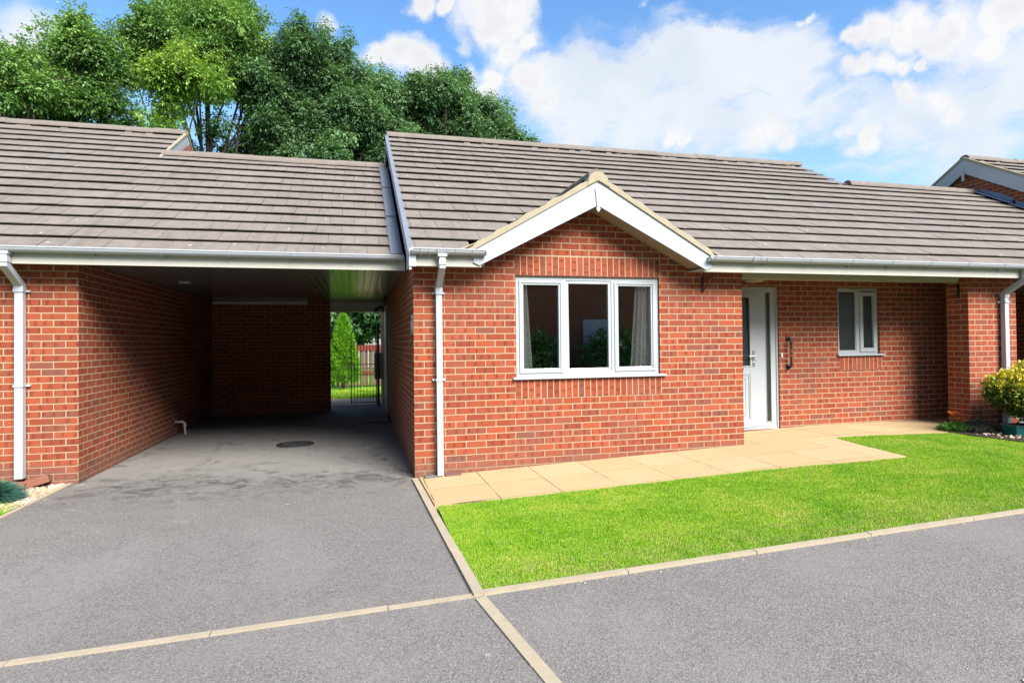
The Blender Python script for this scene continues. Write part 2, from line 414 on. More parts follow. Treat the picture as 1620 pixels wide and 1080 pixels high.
M['leafA'] = mat_leaf('ash_leaves', [(0, (.034, .088, .026)), (.35, (.085, .185, .044)), (.7, (.17, .31, .075)), (1, (.31, .44, .12))])
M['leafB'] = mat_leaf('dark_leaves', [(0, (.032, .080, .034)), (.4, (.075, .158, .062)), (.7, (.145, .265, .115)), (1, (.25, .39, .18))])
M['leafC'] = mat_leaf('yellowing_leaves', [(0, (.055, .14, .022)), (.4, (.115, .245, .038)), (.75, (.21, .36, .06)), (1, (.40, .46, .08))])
M['conifer'] = mat_leaf('conifer_leaves', [(0, (.06, .18, .01)), (.5, (.13, .34, .014)), (1, (.24, .48, .03))])
M['euon'] = mat_leaf('variegated_leaves', [(0, (.025, .065, .012)), (.42, (.075, .13, .02)), (.62, (.30, .34, .035)), (.82, (.72, .56, .035)), (1, (.85, .60, .05))], .2)
M['fescue'] = mat_leaf('fescue_leaves', [(0, (.030, .095, .075)), (.5, (.06, .17, .13)), (1, (.12, .26, .19))], .15)
M['lime'] = mat_leaf('lime_leaves', [(0, (.16, .30, .008)), (.5, (.30, .46, .01)), (1, (.48, .60, .02))], .3)
M['herb'] = mat_leaf('herb_leaves', [(0, (.04, .13, .02)), (.5, (.085, .22, .035)), (1, (.15, .32, .06))], .3)
M['greyherb'] = mat_leaf('grey_herb', [(0, (.075, .08, .055)), (.5, (.14, .15, .10)), (1, (.26, .25, .17))], .2)
M['petal'] = mat_leaf('orange_petals', [(0, (.75, .17, .02)), (.5, (.85, .26, .03)), (1, (.9, .36, .06))], .3)
M['teal'] = mat_plain('teal_plastic', (.010, .135, .125), .4, .15, 6, .5, dirt=((.10, .14, .12), .4))
M['pebble'] = mat_plain('pebble', (.50, .40, .27), .85, .15, 3, .3)
M['wood'] = mat_plain('fence_wood', (.20, .13, .085), .9, .3, 5, .2, dirt=((.32, .28, .24), .6), bump=.6)
M['redwood'] = mat_plain('red_brown_wood', (.25, .055, .040), .8, .3, 5, .2, bump=.6)
M['render'] = mat_plain('pale_render', (.66, .64, .61), .8, .05, 3, .3)
M['iron_cover'] = mat_plain('cast_iron_cover', (.030, .028, .030), .6, .3, 14, .5, bump=.9)
M['plaque'] = mat_plain('ceramic_plaque', (.66, .60, .50), .3, .1, 20, .5, dirt=((.12, .12, .09), .9))
M['white_plastic'] = mat_plain('white_plastic', (.78, .76, .72), .4, .04)
M['gutter_dark'] = mat_plain('gutter_inside', (.15, .14, .13), .8)

def pebble_mat():
    t = NT('pebble_mix'); uv = t.n('ShaderNodeUVMap').outputs[0]; sp = t.n('ShaderNodeSeparateXYZ'); t.l(uv, sp.inputs[0])
    c = t.ramp(sp.outputs[0], [(0, (.30, .20, .12)), (.3, (.50, .37, .22)), (.6, (.62, .50, .34)), (.85, (.72, .66, .56)), (1, (.42, .30, .24))])
    return t.base(c, .8, spec=.3)
M['pebbles'] = pebble_mat()

# ------------------------------------------------------------------ ground sheets
def sheet(name, poly, mat, dz=0.0, step=.5, parent=None, skirt=0, kind='structure'):
    bm = bmesh.new(); vs = [bm.verts.new((x, y, 0)) for x, y in poly]; bm.faces.new(vs)
    xs = [p[0] for p in poly]; ys = [p[1] for p in poly]
    def cut(co, no):
        g = bm.verts[:] + bm.edges[:] + bm.faces[:]
        bmesh.ops.bisect_plane(bm, geom=g, plane_co=co, plane_no=no, dist=1e-5)
    x = math.floor(min(xs))
    cuts = sorted({0.0, 5.8, -8.0} | {x + step*i for i in range(int((max(xs)-x)/step)+2)})
    for c in cuts:
        if min(xs)+.01 < c < max(xs)-.01 and abs(c) < 14: cut((c, 0, 0), (1, 0, 0))
    for c in (-3, -2.6, -2.3, -2, -1.7, -1.4, -1):
        if min(ys)+.01 < c < max(ys)-.01: cut((0, c, 0), (0, 1, 0))
    for v in bm.verts: v.co.z = gz(v.co.x, v.co.y) + dz
    if skirt:
        be = [e for e in bm.edges if e.is_boundary]
        r = bmesh.ops.extrude_edge_only(bm, edges=be)
        for v in [g for g in r['geom'] if isinstance(g, bmesh.types.BMVert)]: v.co.z -= skirt
    bmesh.ops.recalc_face_normals(bm, faces=bm.faces)
    up = [f for f in bm.faces if abs(f.normal.z) > .5]
    if up and up[0].normal.z < 0: bmesh.ops.reverse_faces(bm, faces=bm.faces)
    me = bpy.data.meshes.new(name); bm.to_mesh(me); bm.free(); me.materials.append(mat)
    me.uv_layers.new(name='UVMap')
    o = bpy.data.objects.new(name, me); COL.objects.link(o); o['kind'] = kind
    return o

sheet('ground', [(-120, -80), (140, -80), (140, 160), (-120, 160)], M['grass'], -.06)
sheet('road', [(-30, -14), (30, -14), (30, -3.22), (-30, -3.22)], M['asphalt'], -.004)
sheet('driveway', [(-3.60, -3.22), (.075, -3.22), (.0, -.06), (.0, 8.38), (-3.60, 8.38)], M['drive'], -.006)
sheet('path', [(.045, .02), (.07, -1.19), (.72, -1.212), (3.27, -1.215), (3.79, -1.24), (4.35, -1.31), (5.17, -1.37),
               (5.24, -.77), (5.36, -.10), (6.06, -.20), (7.02, -.30), (7.35, -.10), (7.9, .0), (7.9, .84), (4.0, .84), (4.0, .02)], M['slab'], .004, skirt=.07)
sheet('porch_floor', [(7.9, .3), (8.62, .3), (8.62, .84), (7.9, .84)], M['slab'], .0)
sheet('verge', [(-14, -3.15), (-3.62, -3.15), (-3.62, .83), (-14, .83)], M['grass'], -.03)
sheet('flower_bed', [(7.02, -.30), (7.02, -.7), (7.12, -1.25), (7.5, -1.9), (9.6, -1.9), (9.6, -.01), (7.9, -.01), (7.35, -.10)], M['earth'], .012)
sheet('garden_path', [(-6, 8.38), (6, 8.38), (6, 10.25), (-6, 10.25)], mat_plain('garden_paving', (.55, .43, .30), .85, .1, 3, .3), .002)
lawn_poly = [(.075, -3.17), (7.9, -3.17), (7.9, -2.2), (7.5, -1.9), (7.12, -1.25), (7.02, -.7), (7.02, -.33), (6.06, -.23), (5.385, -.13), (5.27, -.77), (5.20, -1.395),
             (4.35, -1.335), (3.79, -1.265), (3.27, -1.24), (.72, -1.237), (.09, -1.215)]
sheet('lawn_soil', lawn_poly, M['grass'], -.014)
sheet('neighbour_driveway', [(8.9, -3.22), (16, -3.22), (16, 8), (8.9, 8)], M['asphalt'], -.01)

# concrete edging: individual lengths of kerb laid end to end
def edging(p, q, w=.05, seg=.915, top=.010, label=None):
    p, q = Vector(p), Vector(q); L = (q-p).length; d = (q-p)/L; n = Vector((-d.y, d.x))
    mb = MB(); s = 0; k = 0
    while s < L - .02:
        e = min(s+seg, L); a = p + d*(s+.003); b = p + d*(e-.003)
        j = random.uniform(-.0025, .0025); j2 = random.uniform(-.004, .004); ks = 4
        for i in range(ks):
            a_ = a + (b-a)*(i/ks); b_ = a + (b-a)*((i+1)/ks)
            c = [a_ - n*w/2, b_ - n*w/2, b_ + n*w/2, a_ + n*w/2]
            c = [v + n*j2*.5 for v in c]
            T = [(v.x, v.y, gz(v.x, v.y) + top + j) for v in c]; B = [(x, y, z-.12) for x, y, z in T]
            mb.face(T); mb.face([T[1], T[0], B[0], B[1]]); mb.face([T[3], T[2], B[2], B[3]])
            if i == 0: mb.face([T[0], T[3], B[3], B[0]])
            if i == ks-1: mb.face([T[2], T[1], B[1], B[2]])
        s += seg; k += 1
    o = mb.build('kerb', M['kerb'], smooth=False); o['kind'] = 'structure'; return o
edging((-16, -3.20), (.045, -3.20), .05, .915, .004)
edging((.10, -3.20), (13, -3.20), .05, .915, .014)
edging((-.01, -.06), (.073, -3.225), .062, .8, .014)
edging((.078, -3.25), (.262, -4.62), .065, .8, .004)
edging((-3.60, .82), (-3.60, -3.17), .05, .915, .012)
o = sheet('concrete_patch', [(1.95, -4.95), (2.02, -4.80), (2.12, -4.77), (2.4, -4.72), (2.7, -5.3), (2.1, -5.6)], M['kerb'], .001); o['kind'] = 'structure'

# ------------------------------------------------------------------ lawn blades (stuff)
def inside(poly, x, y):
    c = np.zeros(len(x), bool); n = len(poly)
    for i in range(n):
        x0, y0 = poly[i]; x1, y1 = poly[(i+1) % n]
        if y0 == y1: continue
        k = ((y0 > y) != (y1 > y)) & (x < (x1-x0)*(y-y0)/(y1-y0)+x0)
        c ^= k
    return c
gzv = lambda X, Y: .036*np.clip(X, 0, 5.8) + np.where(X < 0, .03*np.maximum(X, -8)*(lambda t: t*t*(3-2*t))(np.clip((-Y-1)/2, 0, 1)), 0)
def mesh_from_arrays(name, V, k, uv, mat, smooth=False):
    """V (n*k,3): n faces of k corners"""
    n = len(V)//k; me = bpy.data.meshes.new(name)
    me.vertices.add(len(V)); me.vertices.foreach_set('co', V.astype(np.float32).ravel())
    me.loops.add(len(V)); me.loops.foreach_set('vertex_index', np.arange(len(V), dtype=np.int32))
    me.polygons.add(n); me.polygons.foreach_set('loop_start', np.arange(0, len(V), k, dtype=np.int32))
    l = me.uv_layers.new(name='UVMap'); l.data.foreach_set('uv', np.repeat(uv, k, axis=0).astype(np.float32).ravel())
    me.materials.append(mat); me.update(calc_edges=True); me.validate()
    o = bpy.data.objects.new(name, me); COL.objects.link(o); return o
def grass(name, poly, dens, h=(.022, .045), z=-.012, w=.0042, mat=None, flop=.6):
    xs = [p[0] for p in poly]; ys = [p[1] for p in poly]
    A = (max(xs)-min(xs))*(max(ys)-min(ys)); n = int(A*dens)
    x = RNG.uniform(min(xs), max(xs), n); y = RNG.uniform(min(ys), max(ys), n)
    k = inside(poly, x, y); x, y = x[k], y[k]; n = len(x)
    clump = .75 + .5*np.sin(x*9.1+np.sin(y*7))*np.sin(y*11.3+np.sin(x*5))
    H = RNG.uniform(*h, n)*(.85+.3*clump); a = RNG.uniform(0, 2*np.pi, n); b = RNG.uniform(0, 2*np.pi, n)
    fl = RNG.uniform(0, flop, n)*H; W = w*RNG.uniform(.7, 1.3, n)
    B = np.stack([x, y, gzv(x, y)+z], 1); s = np.stack([np.cos(a)*W, np.sin(a)*W, np.zeros(n)], 1)
    T = B + np.stack([np.cos(b)*fl, np.sin(b)*fl, H], 1)
    V = np.stack([B-s, B+s, T], 1).reshape(-1, 3)
    return mesh_from_arrays(name, V, 3, np.stack([RNG.uniform(0, 1, n), RNG.uniform(0, 1, n)], 1), mat or M['blade'])
o = grass('grass', lawn_poly, 38000, (.008, .018), -.007, .0029); tag(o, 'short bright green front lawn between the buff path and the road edging', 'lawn', kind='stuff')
o = grass('grass', [(-6.5, -2.9), (-3.66, -2.9), (-3.66, .0), (-4.1, .12), (-6.5, .3)], 6000, (.03, .06), -.028); tag(o, 'strip of green grass at the left edge below the gravel bed', 'lawn', kind='stuff')
o = grass('grass', [(-5, 10.27), (3, 10.27), (3, 14.5), (-5, 14.5)], 900, (.04, .08), -.06, .012); tag(o, 'back garden lawn seen through the gate passage', 'lawn', kind='stuff')

# ------------------------------------------------------------------ roof tile courses
TH = R(30); G = .345; TW = .30
def tile_plane(mb, O, xd, sd, x0, x1, n0, n1, keep=None, phase=0.0, lift=.048, thick=.012, ragged=0):
    O, xd, sd = Vector(O), Vector(xd).normalized(), Vector(sd).normalized(); nd = xd.cross(sd).normalized()
    if nd.z < 0: nd = -nd
    for r in range(n0, n1):
        off = (TW/2 if r % 2 else 0) + phase
        i0 = int(math.floor((x0-off)/TW)) - 1; i1 = int(math.ceil((x1-off)/TW)) + 1
        rowj = random.uniform(-.003, .003)
        for i in range(i0, i1):
            a, b = max(off+i*TW, x0), min(off+(i+1)*TW, x1)
            if b - a < .03: continue
            s0 = r*G - .02 + random.uniform(-.004, .004); s1 = s0 + .40
            if keep and not keep((a+b)/2, s0+.17): continue
            js = random.uniform(-.002, .002); jl = random.uniform(-.0025, .0025); jr = random.uniform(-.002, .002)
            a += .0018; b -= .0018
            def q(x, s, n): return tuple(O + xd*x + sd*s + nd*n)
            L = lift + jl + rowj; Lb = L + jr
            u = (random.random(), random.random())
            p = [q(a, s0+js, L-thick), q(b, s0-js, Lb-thick), q(b, s1, -.002), q(a, s1, -.002),
                 q(a, s0+js, L), q(b, s0-js, Lb), q(b, s1, .013), q(a, s1, .013)]
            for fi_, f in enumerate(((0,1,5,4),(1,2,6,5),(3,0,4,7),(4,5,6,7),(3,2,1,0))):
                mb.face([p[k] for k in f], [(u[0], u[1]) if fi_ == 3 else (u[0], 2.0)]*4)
def ridge_run(name, A, B, r=.115, seg=.45, parent=None, drop=.02):
    A, B = Vector(A), Vector(B); L = (B-A).length; d = (B-A)/L; mb = MB(); n = 10
    sd = d.cross(Vector((0, 0, 1))).normalized()
    s = 0
    while s < L-.05:
        e = min(s+seg, L); jz = random.uniform(-.005, .005); rr = r*random.uniform(.97, 1.02)
        def ring(t, rad, ang=R(8)):
            return [tuple(A + d*t + sd*(rad*math.cos(c)) + Vector((0, 0, rad*.85*math.sin(c)-drop+jz))) for c in [-ang + (math.pi+2*ang)*k/n for k in range(n+1)]]
        r0, r1 = ring(s+.006, rr), ring(e-.006, rr); u = (random.random(), .5)
        for k in range(n): mb.face([r0[k], r0[k+1], r1[k+1], r1[k]], [u]*4, 0)
        mb.face(r0, None, 0); mb.face(r1[::-1], None, 0)
        m0, m1 = ring(e-.009, rr+.002), ring(e+.003, rr+.002)
        if e < L-.05:
            for k in range(n): mb.face([m0[k], m0[k+1], m1[k+1], m1[k]], None, 1)
            mb.face(m0, None, 1); mb.face(m1[::-1], None, 1)
        s += seg
    # bedding mortar along both edges
    for sg in (-1, 1):
        k = 0; s = 0
        while s < L:
            e = min(s+.11, L); w = random.uniform(-.012, .010)
            c = A + sd*(sg*(r+.004)); zz = -.075 - drop
            p0 = c + d*s; p1 = c + d*e
            if random.random() < .35:
                a = [p0 - sd*sg*.03 + Vector((0, 0, .055+zz+.0)), p1 - sd*sg*.03 + Vector((0, 0, .055+zz)), p1 + sd*sg*w + Vector((0, 0, zz)), p0 + sd*sg*w + Vector((0, 0, zz))]
                mb.face([tuple(v) for v in a], None, 1)
            s = e
    return P(mb, name, [M['ridge'], M['greymortar']], parent, smooth=True)

def wall_face(mb, axis, c, a0, a1, z0, z1, holes=(), uo=0.0, vo=0.0, m=0, top=None):
    """vertical rectangle at y=c (axis 'y', spans x) or x=c (axis 'x', spans y) with rectangular holes"""
    A = sorted({a0, a1} | {h[0] for h in holes} | {h[1] for h in holes}); Z = sorted({z0, z1} | {h[2] for h in holes} | {h[3] for h in holes})
    for i in range(len(A)-1):
        for j in range(len(Z)-1):
            am, zm = (A[i]+A[i+1])/2, (Z[j]+Z[j+1])/2
            if any(h[0] < am < h[1] and h[2] < zm < h[3] for h in holes): continue
            cs = [(A[i], Z[j]), (A[i+1], Z[j]), (A[i+1], Z[j+1]), (A[i], Z[j+1])]
            mb.face([(x, c, z) if axis == 'y' else (c, x, z) for x, z in cs], [(x+uo, z+vo) for x, z in cs], m)
def wall_poly(mb, axis, c, pts, uo=0.0, vo=0.0, m=0):
    mb.face([(x, c, z) if axis == 'y' else (c, x, z) for x, z in pts], [(x+uo, z+vo) for x, z in pts], m)

# C-shaped gutter profile in the (y out, z) plane, extruded along x
def gutter(name, parent, x0, x1, y, z, sup=(), joints=(), ends=(True, True), mat=None):
    mb = MB(); n = 10
    def prof(r, k): return [(y - .058 - r*math.cos(c)*1.0, z - abs(r*math.sin(c))*.95) for c in [math.pi*i/n for i in range(n+1)]]
    def strip(xa, xb, r, thick=.004, lip=True):
        outer = prof(r, 0); inner = prof(r-thick, 0)
        lp = [(outer[0][0]-.004, outer[0][1]+.006)]
        for i in range(n):
            mb.face([(xa, *outer[i]), (xb, *outer[i]), (xb, *outer[i+1]), (xa, *outer[i+1])])
            mb.face([(xa, *inner[i+1]), (xb, *inner[i+1]), (xb, *inner[i]), (xa, *inner[i])])
        for X in (xa, xb):
            for i in range(n): mb.face([(X, *outer[i]), (X, *outer[i+1]), (X, *inner[i+1]), (X, *inner[i])])
        yy = outer[0][0]
        mb.box(xa, xb, yy-.006, yy+.004, z-.004, z+.008)
        yy = outer[-1][0]; mb.box(xa, xb, yy-.004, yy+.004, z-.004, z+.008)
    strip(x0, x1, .056)
    for X in joints: strip(X-.05, X+.05, .061, .009); strip(X-.056, X-.046, .066, .012); strip(X+.046, X+.056, .066, .012)
    for X in sup:
        strip(X-.012, X+.012, .061, .009)
        mb.box(X-.008, X+.008, y-.03, y-.002, z-.075, z-.05)
    for X, e in ((x0, ends[0]), (x1, ends[1])):
        if e:
            pr = prof(.059, 0); mb.prism(pr, X-.004, X+.004, 'x')
            mb.box(X-.010, X+.010, y-.121, y-.113, z-.02, z+.010)
    return P(mb, name, mat or M['white'], parent, smooth=True)

def downpipe(name, parent, x, ygut, ywall, ztop, zbot, w=.068, clips=(2.0, 1.05), shoe=True):
    mb = MB(); h = w/2
    sq = [(-h, -h), (h, -h), (h, h), (-h, h)]
    yw = ywall - h - .022
    # outlet box
    mb.box(x-.050, x+.050, ygut-.045, ygut+.045, ztop-.055, ztop-.02)
    path = [(x, ygut, ztop-.03), (x, ygut, ztop-.16), (x, yw, ztop-.34), (x, yw, zbot+.01)]
    mb.sweep(path, sq, up=(1, 0, 0))
    for zc, hh in ((ztop-.115, .05), (ztop-.375, .045)):
        yy = ygut if zc > ztop-.2 else yw
        mb.box(x-h-.005, x+h+.005, yy-h-.005, yy+h+.005, zc-hh/2, zc+hh/2)
    o = P(mb, name, M['white'], parent, bevel=.006)
    for zc in clips:
        c = MB()
        c.box(x-h-.006, x+h+.006, yw-h-.006, yw+h+.006, zc-.013, zc+.013)
        for sg in (-1, 1):
            a, b = sorted((x+sg*(h+.006), x+sg*(h+.038))); c.box(a, b, ywall-.028, ywall-.004, zc-.011, zc+.011)
        P(c, 'pipe_clip', M['white'], o)
    return o

# ================================================================== MAIN BUNGALOW
HW = thing('bungalow', (4, 0, 0), 'red brick bungalow with a white gabled front window bay and front door', 'house')
BW, XE, YR, YB = 4.116, 8.65, .81, 9.6      # gable wall width, right end, recess wall, back wall
EY, EZ = -.33, 2.42                        # eave point of the tile plane
RS = 5.60                                  # slant length to ridge
def mz(y): return EZ + (y-EY)*math.tan(TH)
RY = EY + 5.66*math.cos(TH); RZ = EZ + 5.66*math.sin(TH)

W1 = (1.160, 2.967, 1.05, 2.235); W2 = (6.306, 7.060, 1.235, 2.228); DR = (4.13, 5.284, .19, 2.225)
w = MB()
wall_face(w, 'y', 0, 0, BW, -.25, 2.25, [W1])
wall_poly(w, 'y', 0, [(0, 2.25), (BW, 2.25), (BW, 2.31), (3.42, 2.31), (2.05, 3.14), (.68, 2.31), (0, 2.31)])
wall_face(w, 'y', YR, BW, XE, -.1, 2.4, [W2, DR], uo=.06)
wall_face(w, 'x', BW, 0, YR, -.1, 2.4, uo=.1146)
wall_face(w, 'x', 0, 0, YB, -.25, 2.25, uo=.1146)
wall_poly(w, 'x', 0, [(0, 2.25), (YB, 2.25), (YB, mz(0)-.12), (RY, RZ-.14), (0, mz(0)-.12)], uo=.1146)
wall_poly(w, 'x', XE, [(YB, 0), (.33, 0), (.33, mz(.33)-.12), (RY, RZ-.14), (YB, mz(0)-.12)], uo=.1146)
wall_face(w, 'y', YB, 0, XE, -.1, 2.5)
# window and door reveals
def reveal(mb, y, x0, x1, z0, z1, dep, uo=0):
    for X in (x0, x1): mb.face([(X, y, z0), (X, y+dep, z0), (X, y+dep, z1), (X, y, z1)], [(y, z0), (y+dep, z0), (y+dep, z1), (y, z1)])
    mb.face([(x0, y, z1), (x1, y, z1), (x1, y+dep, z1), (x0, y+dep, z1)], [(x0, .03), (x1, .03), (x1, .03+dep), (x0, .03+dep)])
    mb.face([(x0, y, z0), (x1, y, z0), (x1, y+dep, z0), (x0, y+dep, z0)], [(x0, .03), (x1, .03), (x1, .03+dep), (x0, .03+dep)])
reveal(w, 0, *W1, .10); reveal(w, YR, *W2, .10); reveal(w, YR, *DR, .10)
# pillar at the right end of the porch
for a in (('y', 0, 7.772, XE), ('y', .33, 7.772, XE)): wall_face(w, *a, -.05, 2.4, uo=-7.772)
wall_face(w, 'x', 7.772, 0, .33, -.05, 2.4, uo=.1146); wall_face(w, 'x', XE, 0, .33, -.05, 2.4, uo=.1146)
# soldier courses, a few mm proud, coursed upright
def soldier(x0, x1, z0, y, off=0.0):
    n = round((x1-x0)/.0764); k = .075*n/(x1-x0)
    c = [(x0, z0), (x1, z0), (x1, z0+.225), (x0, z0+.225)]
    w.face([(x, y-.003, z) for x, z in c], [((z-z0)*.2292/.225, (x-x0)*k + off*.075) for x, z in c], 1)
    for X in (x0, x1):
        w.face([(X, y-.003, z0), (X, y, z0), (X, y, z0+.225), (X, y-.003, z0+.225)], [(z, X) for z in (.01, .01, .2, .2)], 1)
soldier(1.146, 2.981, .825, 0); soldier(1.146, 2.981, 2.243, 0, 40); soldier(6.33, 7.09, 1.005, YR, 90)
P(w, 'wall', [M['brick'], M['soldier']], HW)

# roof of tiles
r = MB()
def keep_main(x, s):
    y = EY + s*math.cos(TH); z = EZ + s*math.sin(TH)
    return not (z < 3.30 - .577*abs(x-2.05) + .02 and .5 < x < 3.6)
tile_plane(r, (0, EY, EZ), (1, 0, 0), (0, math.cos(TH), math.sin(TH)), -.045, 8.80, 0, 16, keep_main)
# the stepped right verge, where the lower roof joins
for fa, fb, fy in ((-.03, .62, EY+.02), (.62, 3.48, .03), (3.48, 8.78, EY+.02)):
    r.face([(fa, fy, mz(fy)-.012), (fb, fy, mz(fy)-.012), (fb, RY, RZ-.012), (fa, RY, RZ-.012)], [(.3, .3)]*4, 1)
yb = 2*RY - EY
r.face([(-.045, RY, RZ), (8.8, RY, RZ), (8.8, yb, EZ), (-.045, yb, EZ)], [(.5, .5)]*4, 0)
roof = P(r, 'roof', [M['tile'], M['felt']], HW)
ridge_run('ridge_tiles', (-.06, RY, RZ+.02), (8.82, RY, RZ+.02), parent=roof)

# little gable roof over the window bay
AX, AZ = 2.05, 3.325
g = MB()
def keep_l(x, s): return True
for sg in (-1, 1):
    n = int(1.62/G)+1
    def kp(x, s, sg=sg):
        z = AZ - .577*1.50 + s*math.sin(TH); y = -.33 + x
        return z > mz(y) - .10
    O = (AX - sg*1.50, -.335, AZ - 1.50*.577 - .0)
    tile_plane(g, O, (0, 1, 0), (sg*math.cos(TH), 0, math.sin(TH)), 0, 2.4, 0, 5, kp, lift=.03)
    g.face([(AX - sg*1.46, -.30, AZ-1.46*.577-.012), (AX, -.30, AZ-.012), (AX, 1.35, AZ-.012), (AX-sg*1.46, .0, AZ-1.46*.577-.012)], None, 1)
gr = P(g, 'gable_roof', [M['tile'], M['felt']], HW)
ridge_run('ridge_tiles', (AX, -.30, AZ+.045), (AX, 1.35, AZ+.045), r=.10, parent=gr)
# cream mortar bedding and verge edge above the white boards
v = MB()
for sg in (-1, 1):
    k = 14; prev = None
    for i in range(k+1):
        t = i/k; x = AX + sg*(1.50 - 1.50*t); zb = 3.285 - (1.50-1.50*t)*.5725; th = .068 + .010*math.sin(i*2.3) + (.004 if i % 3 == 0 else 0)
        if i == 0: th = .022
        cur = [(x, -.338, zb), (x, -.338, zb+th), (x, -.20, zb+th+.003), (x, -.20, zb)]
        if prev:
            for j in range(4):
                jj = (j+1) % 4; v.face([prev[j], prev[jj], cur[jj], cur[j]])
        else: v.face(cur)
        prev = cur
    # foot of bedding running out onto the tiles
    v.prism([(AX+sg*1.48, 2.440), (AX+sg*1.64, 2.448), (AX+sg*1.60, 2.474), (AX+sg*1.36, 2.565)], -.325, -.16)
cap = [(AX + .125*math.cos(c), 3.262 + .125*math.sin(c)) for c in [math.pi*i/12 for i in range(13)]]
v.prism([(AX-.14, 3.215)] + [(a, b) for a, b in cap[::-1]] + [(AX+.14, 3.215), (AX, 3.285)], -.345, -.20)
P(v, 'verge_mortar', M['mortar'], HW, bevel=.006)
# bargeboards
for sg in (-1, 1):
    b = MB()
    b.prism([(AX, 3.287), (AX, 3.008), (AX+sg*1.372, 2.300), (AX+sg*1.438, 2.330), (AX+sg*1.438, 2.464)], -.32, -.298)
    o = P(b, 'bargeboard', M['white'], HW, bevel=.003)
f = MB()   # finial at the apex
f.prism([(AX-.038, 3.20), (AX+.038, 3.20), (AX+.020, 3.04), (AX+.016, 2.99), (AX+.027, 2.965), (AX, 2.925), (AX-.027, 2.965), (AX-.016, 2.99), (AX-.020, 3.04)], -.335, -.322)
P(f, 'finial', M['white'], HW, bevel=.003)
s = MB()   # soffit behind the bargeboards
for sg in (-1, 1):
    s.face([(AX, -.298, 3.030), (AX+sg*1.39, -.298, 2.312), (AX+sg*1.39, 0.0, 2.312), (AX, 0.0, 3.030)])
    s.face([(AX, -.298, 3.045), (AX+sg*1.39, -.298, 2.327), (AX+sg*1.39, 0.0, 2.327), (AX, 0.0, 3.045)])
P(s, 'gable_soffit', M['tan'], HW)
# eaves boxes
for a_, b_ in ((-.045, .70), (3.40, XE+.1)):
    f = MB(); f.box(a_, b_, -.30, -.28, 2.285, 2.452); P(f, 'fascia', M['cream'], HW)
for a_, b_, c_, e_ in ((-.045, .74, 0, 2.31), (3.36, BW, 0, 2.31), (BW+.001, XE+.1, YR, 2.318)):
    f = MB(); f.box(a_, b_, -.28, c_, e_, e_+.01); P(f, 'soffit', M['cream'], HW)
f = MB(); f.box(BW+.003, 7.585, -.02, .06, 2.244, 2.318); P(f, 'porch_beam', M['porchbeam'], HW, bevel=.004)
gutter('gutter', HW, -.05, .735, -.30, 2.452, (.05, .14, .42, .60), (.268,), (True, True))
gutter('gutter', HW, 3.43, 12.1, -.30, 2.452, [3.50]+[4.2+.62*i for i in range(13)], (4.05, 8.44), (True, False))
# white box and barge at the left verge
b = MB()
b.box(-.075, -.047, -.33, -.02, 2.27, 2.44)
def verge_board(mb, x0, x1, ya, yb_, dep, over=.02):
    za, zb = mz(ya)+over, mz(yb_)+over
    mb.prism([(ya, za), (yb_, zb), (yb_, zb-dep), (ya, za-dep)], x0, x1, 'x')
verge_board(b, -.072, -.047, -.33, RY, .20)
b.prism([(RY, RZ+.02), (2*RY-EY, EZ+.02), (2*RY-EY, EZ-.18), (RY, RZ-.18)], -.072, -.047, 'x')
b.box(-.075, .0, -.34, -.30, 2.275, 2.46)
P(b, 'bargeboard', M['white'], HW, bevel=.002)
b = MB(); verge_board(b, -.088, -.030, -.33, RY, .03, .05); P(b, 'verge_trim', M['lead'], HW)

downpipe('downpipe', HW, .270, -.358, 0, 2.43, gz(.27, 0)+.004, clips=(2.02, 1.07))
downpipe('downpipe', HW, 8.36, -.358, 0, 2.43, .2, clips=(1.97, 1.0), w=.075)

# ---- windows
def curtain(x0, x1, y, z0, z1, lean, folds, parent, name='curtain'):
    mb = MB(); n = folds*8
    for j in range(8):
        za, zb = z0+(z1-z0)*j/8, z0+(z1-z0)*(j+1)/8
        def ed(z, t):
            k = (z-z0)/(z1-z0); a = x0 + lean[0]*k; b = x1 + lean[1]*k
            return a + (b-a)*t
        for i in range(n):
            t0, t1 = i/n, (i+1)/n
            amp = .022
            yy = lambda t: y + amp*math.sin(t*folds*2*math.pi) + .008*math.sin(t*folds*5.1+1)
            mb.face([(ed(za, t0), yy(t0), za), (ed(za, t1), yy(t1), za), (ed(zb, t1), yy(t1), zb), (ed(zb, t0), yy(t0), zb)])
    return P(mb, name, M['curtain'], parent, smooth=True)

def pane(parent, x0, x1, z0, z1, y, mat):
    mb = MB(); mb.box(x0-.004, x1+.004, y, y+.006, z0-.004, z1+.004); return P(mb, 'pane', mat, parent)
w1 = MB()
x0, x1, z0, z1 = W1
w1.frame(x0, x1, z0+.025, z1, .048, .030, .095)
w1.box(1.735, 1.775, .030, .095, z0+.07, z1-.045); w1.box(2.348, 2.390, .030, .095, z0+.07, z1-.045)
w1.frame(1.775, 2.348, z0+.073, z1-.048, .034, .038, .085)
win = P(w1, 'window', M['frame'], HW, bevel=.005)
for a, b in ((1.205, 1.738), (2.386, 2.920)):
    sx = MB(); sx.frame(a, b, 1.112, 2.184, .030, .018, .075); sx.frame(a+.026, b-.026, 1.138, 2.158, .026, .028, .075)
    sash = P(sx, 'casement', M['frame'], win, bevel=.004)
pane(win, 1.255, 1.690, 1.170, 2.110, .052, M['glass']); pane(win, 1.805, 2.318, 1.155, 2.155, .060, M['glass']); pane(win, 2.436, 2.872, 1.170, 2.110, .052, M['glass'])
sl = MB(); sl.prism([(-.045, 1.045), (-.045, 1.064), (.04, 1.078), (.09, 1.078), (.09, 1.03), (-.02, 1.045)], 1.115, 3.035, 'x'); P(sl, 'sill', M['sill'], win, bevel=.003)
curtain(2.62, 3.02, .125, .95, 2.22, (.10, 0), 6, win)
